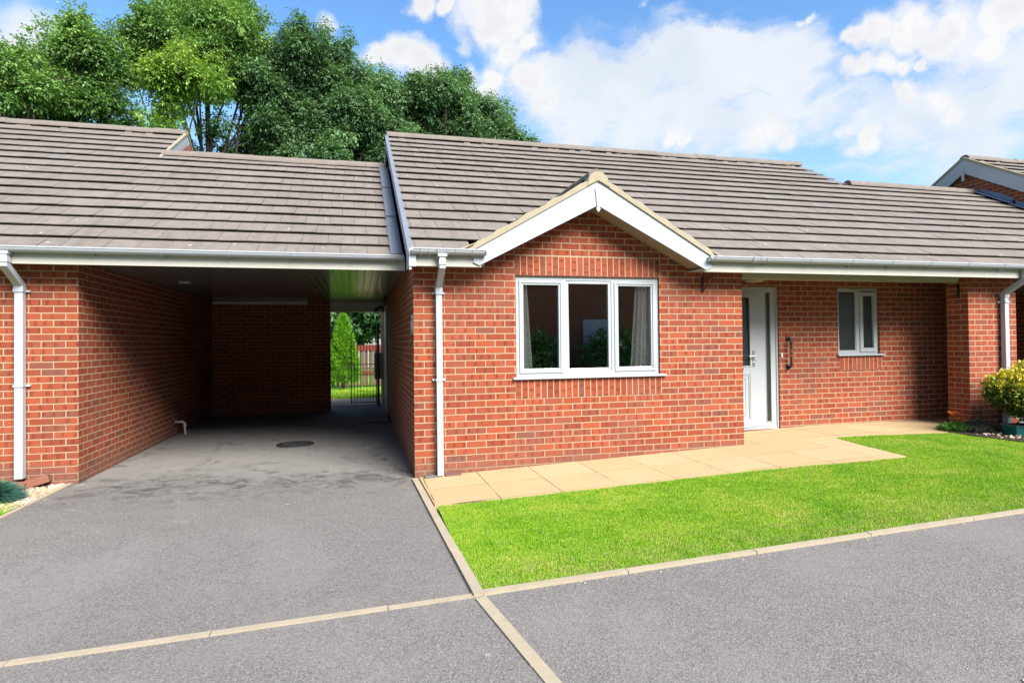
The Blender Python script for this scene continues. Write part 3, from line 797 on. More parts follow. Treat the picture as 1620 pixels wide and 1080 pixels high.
curtain(1.10, 1.40, .125, .95, 2.22, (-.01, -.08), 3, win)

w2 = MB(); x0, x1, z0, z1 = W2
w2.frame(x0, x1, z0+.01, z1, .046, YR+.035, YR+.095); w2.box(6.66, 6.735, YR+.035, YR+.095, z0+.05, z1-.04)
w2.frame(6.350, 6.664, z0+.05, z1-.045, .012, YR+.045, YR+.08)
win2 = P(w2, 'window', M['frame'], HW, bevel=.004)
sx = MB(); sx.frame(6.722, 7.030, 1.270, 2.170, .060, YR+.02, YR+.075); P(sx, 'casement', M['frame'], win2, bevel=.005)
pane(win2, 6.36, 6.655, 1.29, 2.175, YR+.06, M['obscure']); pane(win2, 6.78, 6.975, 1.325, 2.115, YR+.055, M['obscure'])
sx = MB(); sx.box(6.52, 6.86, YR+.022, YR+.036, 2.192, 2.212); P(sx, 'trickle_vent', M['porchbeam'], win2, bevel=.003)
sl = MB(); sl.prism([(YR-.045, 1.215), (YR-.045, 1.232), (YR+.04, 1.247), (YR+.09, 1.247), (YR+.09, 1.21), (YR, 1.215)], 6.28, 7.12, 'x'); P(sl, 'sill', M['sill'], win2, bevel=.003)

# ---- front door with side light
d = MB(); y = YR+.035
d.box(4.13, 4.18, y, y+.06, .19, 2.225); d.box(4.18, 5.284, y, y+.06, 2.150, 2.225)
d.box(4.935, 5.085, y, y+.06, .215, 2.150); d.box(5.172, 5.284, y, y+.06, .215, 2.150)
d.box(5.085, 5.172, y, y+.06, .215, .29); d.box(4.18, 5.284, y-.01, y+.06, .19, .215)
d.frame(5.083, 5.174, .288, 2.152, .008, y-.006, y+.02)
d.box(5.255, 5.290, y-.014, y, .21, 2.225)
df = P(d, 'door_frame', M['frame'], HW, bevel=.004)
pane(df, 5.09, 5.168, .292, 2.148, y+.02, M['obscure_light'])
d = MB(); y = YR+.022
xa, xb, za, zb = 4.184, 4.930, .222, 2.146
gl = (4.34, 4.822, 1.095, 2.075); pn = (4.34, 4.822, .33, .985)
d.box(xa, gl[0], y, y+.05, za, zb); d.box(gl[1], xb, y, y+.05, za, zb)
d.box(gl[0], gl[1], y, y+.05, gl[3], zb); d.box(gl[0], gl[1], y, y+.05, pn[3], gl[2]); d.box(gl[0], gl[1], y, y+.05, za, pn[2])
d.box(pn[0], pn[1], y+.014, y+.04, pn[2], pn[3])
d.frame(gl[0]-.012, gl[1]+.012, gl[2]-.012, gl[3]+.012, .016, y-.008, y+.01)
d.frame(pn[0]+.0, pn[1]-.0, pn[2], pn[3], .020, y+.004, y+.02); d.frame(pn[0]+.06, pn[1]-.06, pn[2]+.06, pn[3]-.06, .015, y+.006, y+.02)
arch = [(4.40, .80), (4.76, .80)] ; d.box(4.42, 4.74, y+.004, y+.016, .41, .90)
door = P(d, 'door', M['frame'], HW, bevel=.004)
pane(door, gl[0], gl[1], gl[2], gl[3], y+.02, M['obscure'])
h = MB(); h.box(4.862, 4.892, y-.010, y, 1.09, 1.32); h.tube([(4.877, y-.008, 1.235), (4.877, y-.055, 1.235), (4.765, y-.058, 1.235)], .010, 8)
h.lathe([(.0, .022), (.011, .022), (.011, 0)], (4.877, y-.006, 1.145), 10, axis='y'); P(h, 'handle', M['chrome'], door)
h = MB(); h.box(4.45, 4.71, y-.008, y, 1.225-.18, 1.265-.18); P(h, 'letter_slot', M['chrome'], door)

# ---- the room behind the bay window
rm = MB()
rm.face([(.2, 3.8, .2), (4.0, 3.8, .2), (4.0, 3.8, 2.4), (.2, 3.8, 2.4)]); rm.face([(.2, .12, .2), (.2, 3.8, .2), (.2, 3.8, 2.4), (.2, .12, 2.4)]); rm.face([(4.0, .12, .2), (4.0, 3.8, .2), (4.0, 3.8, 2.4), (4.0, .12, 2.4)])
rm.face([(.2, .12, 2.4), (4.0, .12, 2.4), (4.0, 3.8, 2.4), (.2, 3.8, 2.4)]); rm.face([(.2, .12, .2), (4.0, .12, .2), (4.0, 3.8, .2), (.2, 3.8, .2)], None, 1)
rm.face([(.2, .12, .2), (1.1, .12, .2), (1.1, .12, 2.4), (.2, .12, 2.4)]); rm.face([(3.04, .12, .2), (4.0, .12, .2), (4.0, .12, 2.4), (3.04, .12, 2.4)])
rm.face([(1.1, .12, .2), (3.04, .12, .2), (3.04, .12, 1.04), (1.1, .12, 1.04)])
P(rm, 'room', [M['roomwall'], M['floor']], HW)

# ---- small fittings on the walls
def bracket(x, y, z, label, mat, axis):
    t = thing('hanging_basket_bracket', (x, y, z), label, 'bracket', 'hanging basket brackets')
    m = MB(); ax = Vector((0, -1, 0)) if axis == 'y' else Vector((-1, 0, 0)); sd = Vector((1, 0, 0)) if axis == 'y' else Vector((0, 1, 0))
    o = Vector((x, y, z)); tp = lambda v: tuple(v)
    Mx = Matrix.Translation(o) @ Matrix((( sd.x, ax.x, 0, 0), (sd.y, ax.y, 0, 0), (0, 0, 1, 0), (0, 0, 0, 1)))
    m.box(-.017, .017, .0, .008, -.20, 0, M=Mx); P(m, 'back_plate', mat, t)
    m = MB(); m.tube([tp(o+ax*.006+Vector((0, 0, -.03))), tp(o+ax*.20+Vector((0, 0, -.025))), tp(o+ax*.235+Vector((0, 0, -.005))), tp(o+ax*.245+Vector((0, 0, -.035))), tp(o+ax*.225+Vector((0, 0, -.055))), tp(o+ax*.205+Vector((0, 0, -.04)))], .007, 8); P(m, 'arm', mat, t)
    m = MB(); m.tube([tp(o+ax*.006+Vector((0, 0, -.185))), tp(o+ax*.07+Vector((0, 0, -.145))), tp(o+ax*.17+Vector((0, 0, -.032)))], .006, 8); P(m, 'brace', mat, t)
bracket(3.557, 0, 2.262, 'dark iron basket bracket below the gutter right of the bay window', M['rust_iron'], 'y')
bracket(7.772, .14, 2.24, 'black iron basket bracket on the inner side of the brick porch pillar', M['black_iron'], 'x')

t = thing('grab_rail', (5.42, YR, 1.27), 'dark fluted grab rail fixed upright on brick beside the white front door', 'rail')
m = MB(); X = 5.43; zt, zb = 1.50, 1.05
m.tube([(X, YR-.005, zt-.02), (X, YR-.055, zt-.02), (X, YR-.072, zt-.06), (X, YR-.072, zb+.06), (X, YR-.055, zb+.02), (X, YR-.005, zb+.02)], .017, 12)
for k in range(5): m.lathe([(.017, -.012), (.0215, -.006), (.0215, .006), (.017, .012)], (X, YR-.072, 1.13+.073*k), 14)
P(m, 'bar', M['black_iron'], t, smooth=True)
for zc in (zt-.02, zb+.02):
    m = MB(); m.lathe([(.0, .018), (.026, .018), (.036, .010), (.038, .0)], (X, YR, zc), 20, axis='y'); P(m, 'flange', M['black_iron'], t, smooth=True)
m = MB(); m.box(5.306, 5.334, YR-.018, YR, 1.215, 1.275); m.lathe([(0, .006), (.008, .005), (.009, 0)], (5.32, YR-.018, 1.245), 12, axis='y')
o = m.build('doorbell', M['white_plastic'], bevel=.003); tag(o, 'small white doorbell push on the brick edge right of the front door', 'doorbell')
t = thing('porch_light', (4.66, .5, 2.318), 'round shallow porch light under the soffit above the front door', 'lamp')
m = MB(); m.lathe([(0, 0), (.15, 0), (.15, -.018), (.14, -.022)], (4.66, .48, 2.318), 28); P(m, 'base', M['white_plastic'], t, smooth=True)
m = MB(); m.lathe([(.14, -.022), (.135, -.045), (.10, -.062), (0, -.068)], (4.66, .48, 2.318), 28); P(m, 'diffuser', M['porchbeam'], t, smooth=True)
# house plaque on the side wall (flat ceramic oval with a worn painted motif)
t = thing('house_plaque', (0, .13, 1.66), 'small worn ceramic house plaque on the carport side wall near the corner', 'plaque')
m = MB(); m.lathe([(0, .020), (.06, .019), (.078, .012), (.085, 0)], (0, 0, 0), 28, axis='x')
o = P(m, 'plate', M['plaque'], t, smooth=True); o.scale = (1, 1, 1.12); o.location = (0, 0, 0)
m = MB(); m.lathe([(0, .018), (.016, .016), (.020, 0)], (0, .13, 1.765), 14, axis='x'); P(m, 'hook', M['white_plastic'], t, smooth=True)

# ================================================================== LEFT HOUSE
LX, LY = -3.532, .83
LH = thing('bungalow', (-6, LY, 0), 'neighbouring red brick bungalow at the left edge beyond the carport', 'house')
LEY, LEZ = LY-.32, 2.465
lz = lambda yy: LEZ + (yy-LEY)*math.tan(TH)
LRY = LEY + 5.66*math.cos(TH); LRZ = LEZ + 5.66*math.sin(TH)
w = MB()
wall_face(w, 'y', LY, -12, LX, -.25, 2.45, uo=-LX, vo=.033)
wall_face(w, 'x', LX, LY, 10.4, -.25, 2.6, uo=.1146-LY, vo=.033)
wall_poly(w, 'x', LX, [(LY, 2.6), (10.4, 2.6), (LRY, LRZ-.15)], uo=.1146-LY, vo=.033)
wall_face(w, 'y', 10.4, -12, LX, -.1, 2.6)
P(w, 'wall', [M['brick']], LH)
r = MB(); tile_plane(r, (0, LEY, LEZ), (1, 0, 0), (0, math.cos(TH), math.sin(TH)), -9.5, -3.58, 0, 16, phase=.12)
r.face([(-12, LEY+.02, LEZ-.008), (-3.6, LEY+.02, LEZ-.008), (-3.6, LRY, LRZ-.012), (-12, LRY, LRZ-.012)], [(.3, .3)]*4, 1)
r.face([(-12, LRY, LRZ), (-3.58, LRY, LRZ), (-3.58, 2*LRY-LEY, LEZ), (-12, 2*LRY-LEY, LEZ)], [(.5, .5)]*4, 0)
r.face([(-12, LEY, LEZ+.02), (-9.5, LEY, LEZ+.02), (-9.5, LRY, LRZ+.02), (-12, LRY, LRZ+.02)], [(.5, .5)]*4, 0)
lr = P(r, 'roof', [M['tile'], M['felt']], LH)
ridge_run('ridge_tiles', (-9.5, LRY, LRZ+.02), (-3.565, LRY, LRZ+.02), parent=lr)
b = MB()
b.prism([(LRY-1.55, LRZ-1.55*.577+.02), (LRY, LRZ+.02), (2*LRY-LEY, LEZ+.02), (2*LRY-LEY, LEZ-.22), (LRY, LRZ-.26), (LRY-1.55, LRZ-1.55*.577-.22)], -3.60, -3.575, 'x')
P(b, 'bargeboard', M['white'], LH)
b = MB(); b.prism([(LRY-1.55, LRZ-1.55*.577+.02), (LRY, LRZ+.02), (2*LRY-LEY, LEZ+.02), (2*LRY-LEY, LEZ+.06), (LRY, LRZ+.06), (LRY-1.55, LRZ-1.55*.577+.06)], -3.60, -3.562, 'x')
P(b, 'verge_mortar', M['mortar'], LH)
f = MB(); f.box(-12, LX-.01, LY-.30, LY-.28, 2.33, 2.49); P(f, 'fascia', M['cream'], LH)
f = MB(); f.box(-12, LX-.01, LY-.28, LY, 2.375, 2.385); P(f, 'soffit', M['cream'], LH)
gutter('gutter', LH, -12, LX-.01, LY-.30, 2.49, [-3.95-.85*i for i in range(1, 9)], (-4.05,), (False, False))
downpipe('downpipe', LH, -4.045, LY-.358, LY, 2.47, .085, clips=(2.07, 1.07), w=.078)

# ================================================================== LEFT CARPORT
CP = thing('carport', (-1.8, LY, 0), 'open tiled carport between the two brick bungalows with a driveway beneath', 'carport')
CRY = LEY + 4.10*math.cos(TH); CRZ = LEZ + 4.10*math.sin(TH)
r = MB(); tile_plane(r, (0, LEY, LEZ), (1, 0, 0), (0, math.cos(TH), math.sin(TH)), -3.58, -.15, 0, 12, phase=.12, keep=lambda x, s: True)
r.face([(-3.6, LEY+.02, LEZ-.008), (-.05, LEY+.02, LEZ-.008), (-.05, CRY, CRZ-.012), (-3.6, CRY, CRZ-.012)], [(.3, .3)]*4, 1)
r.face([(-3.6, CRY, CRZ), (-.0, CRY, CRZ), (-.0, 7.7, lz(LEY)+.06), (-3.6, 7.7, LEZ+.06)], [(.5, .5)]*4, 0)
cr_ = P(r, 'roof', [M['tile'], M['felt']], CP)
ridge_run('ridge_tiles', (-3.60, CRY, CRZ+.02), (-.10, CRY, CRZ+.02), parent=cr_)
fl = MB()   # lead flashing in three lapped sheets
for k in range(3):
    s0, s1 = k*1.37+.02, (k+1)*1.37+.06
    c, s_ = math.cos(TH), math.sin(TH); nn = .045 + .006*k + .0
    q = lambda x, s, n: (x, LEY + s*c - n*s_, LEZ + s*s_ + n*c)
    s1 = min(s1, 4.02)
    fl.face([q(-.215, s0, nn+.012), q(-.075, s0, nn+.012), q(-.075, s1, nn-.004), q(-.215, s1, nn-.004)])
    fl.face([q(-.215, s0, nn+.012), q(-.215, s1, nn-.004), q(-.215, s1, nn-.03), q(-.215, s0, nn-.02)])
    fl.face([q(-.215, s0, nn-.012), q(-.075, s0, nn-.012), q(-.075, s0, nn+.012), q(-.215, s0, nn+.012)])
P(fl, 'flashing', M['lead'], CP)
c = MB(); c.box(LX, -.002, LY-.28, 7.35, 2.40, 2.42); P(c, 'ceiling', M['planks'], CP)
c = MB(); c.box(LX-.01, -.05, LY-.30, LY-.28, 2.33, 2.49); P(c, 'fascia', M['cream'], CP)
gutter('gutter', CP, LX-.01, -.08, LY-.30, 2.49, [-3.27+.66*i for i in range(5)]+[-.18], (), (False, True))
c = MB()
c.box(LX+.003, -1.170, 7.08, 7.30, -.02, 2.397, uv=None)
P(c, 'back_wall', M['brick'], CP)
c = MB(); c.box(-1.167, -.003, 7.10, 7.28, 2.175, 2.397); P(c, 'lintel', M['cream'], CP)
c = MB(); c.box(-3.49, -1.64, 6.99, 7.078, 2.33, 2.39); c.box(-3.50, -3.47, 6.98, 7.078, 2.325, 2.395); c.box(-1.66, -1.63, 6.98, 7.078, 2.325, 2.395)
o = c.build('strip_light', M['white_plastic'], bevel=.01); tag(o, 'long unlit strip light high on the dark carport back wall', 'lamp')
m = MB(); m.box(-3.11, -2.97, 3.0, 3.12, 2.385, 2.399); o = m.build('ceiling_vent', M['white_plastic'], bevel=.004); tag(o, 'small pale vent plate on the carport ceiling near the left wall', 'vent')
# side door down the passage
d = MB(); d.box(-.045, -.002, 5.86, 5.93, .03, 2.25); d.box(-.045, -.002, 6.80, 6.87, .03, 2.25); d.box(-.045, -.002, 5.93, 6.80, 2.18, 2.25)
dd = P(d, 'side_door_frame', M['frame'], HW, bevel=.004)
d = MB(); d.box(-.030, -.003, 5.93, 6.80, .03, 2.18); P(d, 'side_door', mat_plain('dark_door', (.05, .045, .045), .5), HW)
m = MB(); m.box(-.52, -.05, 5.05, 5.90, .0, .075); o = m.build('doorstep', M['conc'], bevel=.008); tag(o, 'low dark concrete step below the side door in the carport', 'step')
m = MB(); m.box(-.20, -.003, 8.35, 8.80, .62, 1.25); m.frame(-.2, -.003, .62, 1.25, .01, 8.34, 8.35); o = m.build('meter_box', M['white_plastic'], bevel=.008); tag(o, 'pale utility meter box on the side wall beside the iron gate', 'meter box')
t = thing('security_light', (-.15, 6.6, 2.22), 'black security lamp high on the side wall near the passage opening', 'lamp')
m = MB(); m.box(-.09, -.003, 6.52, 6.62, 2.17, 2.27); P(m, 'mount', M['black_iron'], t, bevel=.006)
m = MB(); MX = Matrix.Translation((-.17, 6.55, 2.22)) @ Matrix.Rotation(R(-35), 4, 'Y'); m.box(-.10, .08, -.08, .08, -.035, .035, M=MX); P(m, 'lamp_head', M['black_iron'], t, bevel=.01)
# pipe stub
m = MB(); m.tube([(LX+.0, 4.42, .215), (LX+.10, 4.42, .215), (LX+.135, 4.42, .20), (LX+.15, 4.42, .165), (LX+.15, 4.42, .0)], .021, 12)
m.lathe([(.026, -.012), (.026, .012)], (LX+.15, 4.42, .15), 12)
o = m.build('waste_pipe', M['cream'], smooth=True); tag(o, 'short cream elbow waste pipe low on the left carport wall', 'pipe')
# drain cover
t = thing('manhole_cover', (-1.50, 2.80, 0), 'round black drain cover set in the carport floor', 'drain cover')
m = MB(); m.lathe([(0, .006), (.215, .006), (.22, .003), (.225, -.01)], (-1.50, 2.80, 0), 32)
for k in range(-3, 4): m.box(-1.50-.18, -1.50+.18, 2.80+k*.05-.008, 2.80+k*.05+.008, .006, .010)
P(m, 'lid', M['iron_cover'], t)
m = MB(); m.lathe([(.23, -.01), (.23, .009), (.262, .009), (.268, -.01)], (-1.50, 2.80, 0), 32); P(m, 'rim', M['iron_cover'], t)

# ---- arched iron gate
t = thing('garden_gate', (-.14, 8.2, 0), 'black wrought iron gate with arched top at the end of the passage', 'gate')
m = MB(); xa, xb, yg = -.745, -.165, 8.2
m.tube([(xa, yg, .05), (xa, yg, 1.62)], .012, 8); m.tube([(xb, yg, .05), (xb, yg, 1.62)], .012, 8)
for zc in (.08, .98, 1.52): m.tube([(xa, yg, zc), (xb, yg, zc)], .009, 8)
xc, rr = (xa+xb)/2, (xb-xa)/2
m.tube([(xc + rr*math.cos(c), yg, 1.62 + rr*1.0*math.sin(c)) for c in [math.pi*i/16 for i in range(17)]], .011, 8)
P(m, 'frame', M['black_iron'], t)
m = MB()
for k in range(1, 8):
    x = xa + (xb-xa)*k/8; m.tube([(x, yg, .08), (x, yg, 1.52)], .0065, 6)
for k in range(4):
    x = xa + (xb-xa)*(k+.5)/4; m.tube([(x+.05*math.cos(c), yg, 1.57+.045*math.sin(c)) for c in [2*math.pi*i/12 for i in range(13)]], .005, 6)
P(m, 'bars', M['black_iron'], t)
m = MB(); m.box(-.145, -.09, 8.15, 8.24, 0, 1.95); P(m, 'post', M['black_iron'], t)

# ================================================================== RIGHT LINK ROOF AND NEIGHBOUR
RC = thing('carport', (10.4, 0, 0), 'lower tiled carport roof joining the main bungalow to the right neighbour', 'carport')
r = MB(); NRY = EY + 4.17*math.cos(TH); NRZ = EZ + 4.17*math.sin(TH)
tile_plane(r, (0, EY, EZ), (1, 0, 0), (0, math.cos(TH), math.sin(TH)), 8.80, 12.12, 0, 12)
r.face([(8.78, EY+.02, EZ-.008), (12.15, EY+.02, EZ-.008), (12.15, NRY, NRZ-.012), (8.78, NRY, NRZ-.012)], None, 1)
r.face([(8.7, NRY, NRZ), (12.15, NRY, NRZ), (12.15, 7.0, EZ), (8.7, 7.0, EZ)], [(.5, .5)]*4, 0)
rr_ = P(r, 'roof', [M['tile'], M['felt']], RC)
ridge_run('ridge_tiles', (8.84, NRY, NRZ+.02), (12.13, NRY, NRZ+.02), parent=rr_)
c = MB(); c.box(XE+.11, 12.14, -.28, 7, 2.33, 2.35); P(c, 'ceiling', M['planks'], RC)
c = MB(); c.box(XE+.1, 12.14, -.30, -.28, 2.285, 2.452); P(c, 'fascia', M['cream'], RC)
c = MB(); c.box(XE, 12.15, 6.8, 7.0, 0, 2.33); P(c, 'back_wall', M['brick'], RC)
fl = MB(); c_, s_ = math.cos(TH), math.sin(TH)
q = lambda x, s, n: (x, EY + s*c_ - n*s_, EZ + s*s_ + n*c_)
for k in range(5):
    s0, s1 = k*.82, min((k+1)*.82+.05, 4.12); nn = .05+.004*k
    fl.face([q(11.93, s0, nn+.012), q(12.13, s0, nn+.012), q(12.13, s1, nn), q(11.93, s1, nn)])
    z = .14
    fl.face([q(12.128, s0, nn), (12.128, q(0, s0, 0)[1], q(0, s0, 0)[2]+.17), (12.128, q(0, s0+.25, 0)[1], q(0, s0+.25, 0)[2]+.19), (12.128, q(0, s1, 0)[1], q(0, s1, 0)[2]+.13), q(12.128, s1, nn)])
P(fl, 'flashing', M['bluelead'], RC)

NH = thing('bungalow', (15, 0, 0), 'gable end of the neighbouring brick bungalow at the far right', 'house')
NX = 12.15; NEY = -1.42; NEZ = 2.46
NY2 = NEY + 5.66*math.cos(TH); NZ2 = NEZ + 5.66*math.sin(TH)
w = MB(); wall_poly(w, 'x', NX, [(-1.1, -.1), (8.4, -.1), (8.4, 2.4), (NY2, NZ2-.14), (-1.1, 2.5)], uo=.03)
wall_face(w, 'y', -1.1, NX, 20, -.1, 2.45); P(w, 'wall', M['brick'], NH)
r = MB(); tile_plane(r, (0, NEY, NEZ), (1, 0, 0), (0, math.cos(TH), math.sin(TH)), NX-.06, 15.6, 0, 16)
r.face([(NX-.05, NEY, NEZ-.008), (20, NEY, NEZ-.008), (20, NY2, NZ2-.012), (NX-.05, NY2, NZ2-.012)], None, 1)
r.face([(NX-.06, NY2, NZ2), (20, NY2, NZ2), (20, 2*NY2-NEY, NEZ), (NX-.06, 2*NY2-NEY, NEZ)], [(.5, .5)]*4, 0)
nr = P(r, 'roof', [M['tile'], M['felt']], NH)
ridge_run('ridge_tiles', (NX-.07, NY2, NZ2+.02), (15.6, NY2, NZ2+.02), parent=nr)
b = MB()
b.prism([(NEY, NEZ+.0), (NY2, NZ2+.0), (NY2, NZ2-.30), (NEY, NEZ-.30)], NX-.10, NX-.075, 'x')
b.prism([(NY2, NZ2+.0), (2*NY2-NEY, NEZ+.0), (2*NY2-NEY, NEZ-.30), (NY2, NZ2-.30)], NX-.10, NX-.075, 'x')
b.box(NX-.115, NX-.10, NY2-.03, NY2+.03, NZ2-.47, NZ2-.22)
P(b, 'bargeboard', M['white'], NH)
b = MB(); zt = .055
b.prism([(NEY, NEZ), (NY2, NZ2), (NY2, NZ2+zt), (NEY, NEZ+zt)], NX-.115, NX-.05, 'x')
b.prism([(NY2, NZ2), (2*NY2-NEY, NEZ), (2*NY2-NEY, NEZ+zt), (NY2, NZ2+zt)], NX-.115, NX-.05, 'x')
P(b, 'verge_mortar', M['mortar'], NH)

# ================================================================== HOUSE ACROSS THE ROAD (in the window reflections)
OH = thing('bungalow', (3, -24, 0), 'brick house across the road, seen mirrored in the bay window glass', 'house')
w = MB(); wall_face(w, 'y', -19, -2, 9, -.3, 2.5); wall_face(w, 'x', -2, -27, -19, -.3, 2.5); wall_face(w, 'x', 9, -27, -19, -.3, 2.5)
wall_poly(w, 'y', -19, [(-2, 2.5), (9, 2.5), (3.5, 5.6)]); P(w, 'wall', M['brick'], OH)
r = MB(); r.face([(-2.3, -19.3, 2.4), (3.5, -19.3, 5.75), (3.5, -27, 5.75), (-2.3, -27, 2.4)], [(.4, .4)]*4); r.face([(9.3, -19.3, 2.4), (3.5, -19.3, 5.75), (3.5, -27, 5.75), (9.3, -27, 2.4)], [(.4, .4)]*4); P(r, 'roof', M['tile'], OH)
b = MB(); b.prism([(-2.3, 2.4), (3.5, 5.75), (3.5, 5.45), (-2.3, 2.1)], -19.32, -19.28); b.prism([(9.3, 2.4), (3.5, 5.75), (3.5, 5.45), (9.3, 2.1)], -19.32, -19.28); P(b, 'bargeboard', M['white'], OH)
b = MB(); b.box(3.3, 4.9, -18.98, -18.9, 1.3, 2.45); P(b, 'garage_door', M['white'], OH)
for wx in (-.9, 6.3):
    b = MB(); b.frame(wx, wx+1.5, 1.0, 2.2, .07, -18.98, -18.9); b.box(wx+.72, wx+.78, -18.97, -18.9, 1.07, 2.13); o = P(b, 'window', M['frame'], OH)
    b = MB(); b.box(wx+.05, wx+1.45, -18.96, -18.94, 1.05, 2.15); P(b, 'pane', M['obscure'], o)
OH.location.x += 6

w = MB(); wall_face(w, 'y', -20, -14, -4, -.3, 2.6); wall_face(w, 'x', -4, -27, -20, -.3, 2.6)
OH2 = thing('bungalow', (-9, -24, 0), 'second brick house across the road, seen only in glass reflections', 'house')
P(w, 'wall', M['brick'], OH2)
r = MB(); r.face([(-14.3, -20.4, 2.5), (-3.7, -20.4, 2.5), (-3.7, -24, 5.6), (-14.3, -24, 5.6)], [(.4, .4)]*4); r.face([(-14.3, -27.4, 2.5), (-3.7, -27.4, 2.5), (-3.7, -24, 5.6), (-14.3, -24, 5.6)], [(.4, .4)]*4); P(r, 'roof', M['tile'], OH2)
w = MB(); wall_face(w, 'y', -19, 11, 24, -.3, 2.6); wall_face(w, 'x', 11, -27, -19, -.3, 2.6)
OH3 = thing('bungalow', (17, -24, 0), 'third brick house across the road, seen only in glass reflections', 'house')
P(w, 'wall', M['brick'], OH3)
r = MB(); r.face([(10.7, -18.6, 2.5), (24.3, -18.6, 2.5), (24.3, -23, 6), (10.7, -23, 6)], [(.4, .4)]*4); r.face([(10.7, -27.4, 2.5), (24.3, -27.4, 2.5), (24.3, -23, 6), (10.7, -23, 6)], [(.4, .4)]*4); P(r, 'roof', M['tile'], OH3)
OH3.location.x += 6

# ================================================================== FOLIAGE
def leaf_quads(C, D, N, L, W):
    """rhombus leaves: base C, direction D (unit), normal-ish N, length L, half width W"""
    S = np.cross(D, N); S /= (np.linalg.norm(S, axis=1, keepdims=True)+1e-9)
    a = C; b = C + D*(L*.45)[:, None] + S*W[:, None]; c = C + D*L[:, None]; d = C + D*(L*.45)[:, None] - S*W[:, None]
    return np.stack([a, b, c, d], 1).reshape(-1, 3)
def unit(v): return v/(np.linalg.norm(v, axis=1, keepdims=True)+1e-9)
def crown(name, clumps, per, mat, parent, L=.13, W=.028, leaflets=7, sprig=.36, droop=.45):
    """clumps: list of (cx,cy,cz,rx,ry,rz,shade)"""
    Vs = []; UV = []
    for (cx, cy, cz, rx, ry, rz, sh) in clumps:
        n = int(per*.60*((rx*ry*rz)**(1/3))**1.75)+4
        d = unit(RNG.normal(size=(n, 3))); rad = RNG.uniform(.15, 1, n)**.55*np.where(RNG.uniform(0, 1, n) < .18, RNG.uniform(1.1, 1.7, n), 1)
        lump = 1 + .16*np.sin(d[:, 0]*5+cx)*np.cos(d[:, 2]*6+cz) + .10*np.sin(d[:, 1]*11+cy)
        p = np.array([cx, cy, cz]) + d*np.array([rx, ry, rz])*(rad*lump)[:, None]
        out = unit(d + RNG.normal(size=(n, 3))*.55 + np.array([0, 0, -droop*.4]))
        for k in range(leaflets):
            t = (k//2 + 1)/(leaflets/2+.5); side = 1 if k % 2 else -1
            pos = p + out*(sprig*t*RNG.uniform(.85, 1.1, n))[:, None]
            up = RNG.normal(size=(n, 3))*.5 + np.array([0, 0, 1.])
            lat = unit(np.cross(out, up))
            dd = unit(out*.55 + lat*side*(0.8 if k < leaflets-1 else 0) + np.array([0, 0, -droop]) + RNG.normal(size=(n, 3))*.18)
            ll = L*RNG.uniform(.7, 1.25, n); ww = W*RNG.uniform(.8, 1.2, n)
            Vs.append(leaf_quads(pos, dd, unit(up), ll, ww))
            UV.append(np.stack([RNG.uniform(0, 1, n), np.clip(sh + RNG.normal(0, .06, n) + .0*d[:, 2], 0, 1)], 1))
    V = np.concatenate(Vs); uv = np.concatenate(UV)
    o = mesh_from_arrays(name, V - np.array(parent.location if parent else (0, 0, 0)), 4, uv, mat)
    if parent: o.parent = parent
    return o

def trunk_mesh(base, H, r, parent, targets, lean=(0, 0)):
    mb = MB(); bx, by, bz = base
    pts = []; rad = []
    for i in range(7):
        t = i/6; pts.append((bx + lean[0]*t + .12*math.sin(3*t+bx), by + lean[1]*t, bz + H*t)); rad.append(r*(1-.72*t)+.02)
    mb.tube(pts, r, 10, radii=rad)
    for (tx, ty, tz) in targets:
        k = random.uniform(.25, .8); i = int(k*6); s = Vector(pts[i]); e = Vector((tx, ty, tz))
        m1 = s.lerp(e, .35) + Vector((random.uniform(-.3, .3), random.uniform(-.3, .3), .25)); m2 = s.lerp(e, .72) + Vector((random.uniform(-.25, .25), random.uniform(-.25, .25), .15))
        q = rad[i]*.55; mb.tube([tuple(s), tuple(m1), tuple(m2), tuple(e)], q, 7, radii=[q, q*.7, q*.42, .018])
        for _ in range(2):
            f = m2.lerp(e, random.random()); g_ = f + Vector((random.uniform(-.8, .8), random.uniform(-.8, .8), random.uniform(.1, .9)))
            mb.tube([tuple(f), tuple(g_)], .02, 5, radii=[.022, .008])
    return P(mb, 'trunk', M['bark'], parent, smooth=True)

def tree(x, y, clumps, label, leaf, per, tall, r=.22, **k):
    t = thing('tree', (x, y, 0), label, 'tree', 'trees behind the houses')
    crown('crown', clumps, per, leaf, t, **k)
    tg = [(c[0], c[1], c[2]) for c in clumps]; random.shuffle(tg); tg = tg[:5] if tall < 8 else tg
    xm = float(np.mean([c[0] for c in clumps])); trunk_mesh((xm, y, -.1), tall, r, t, tg[:14])
    return t
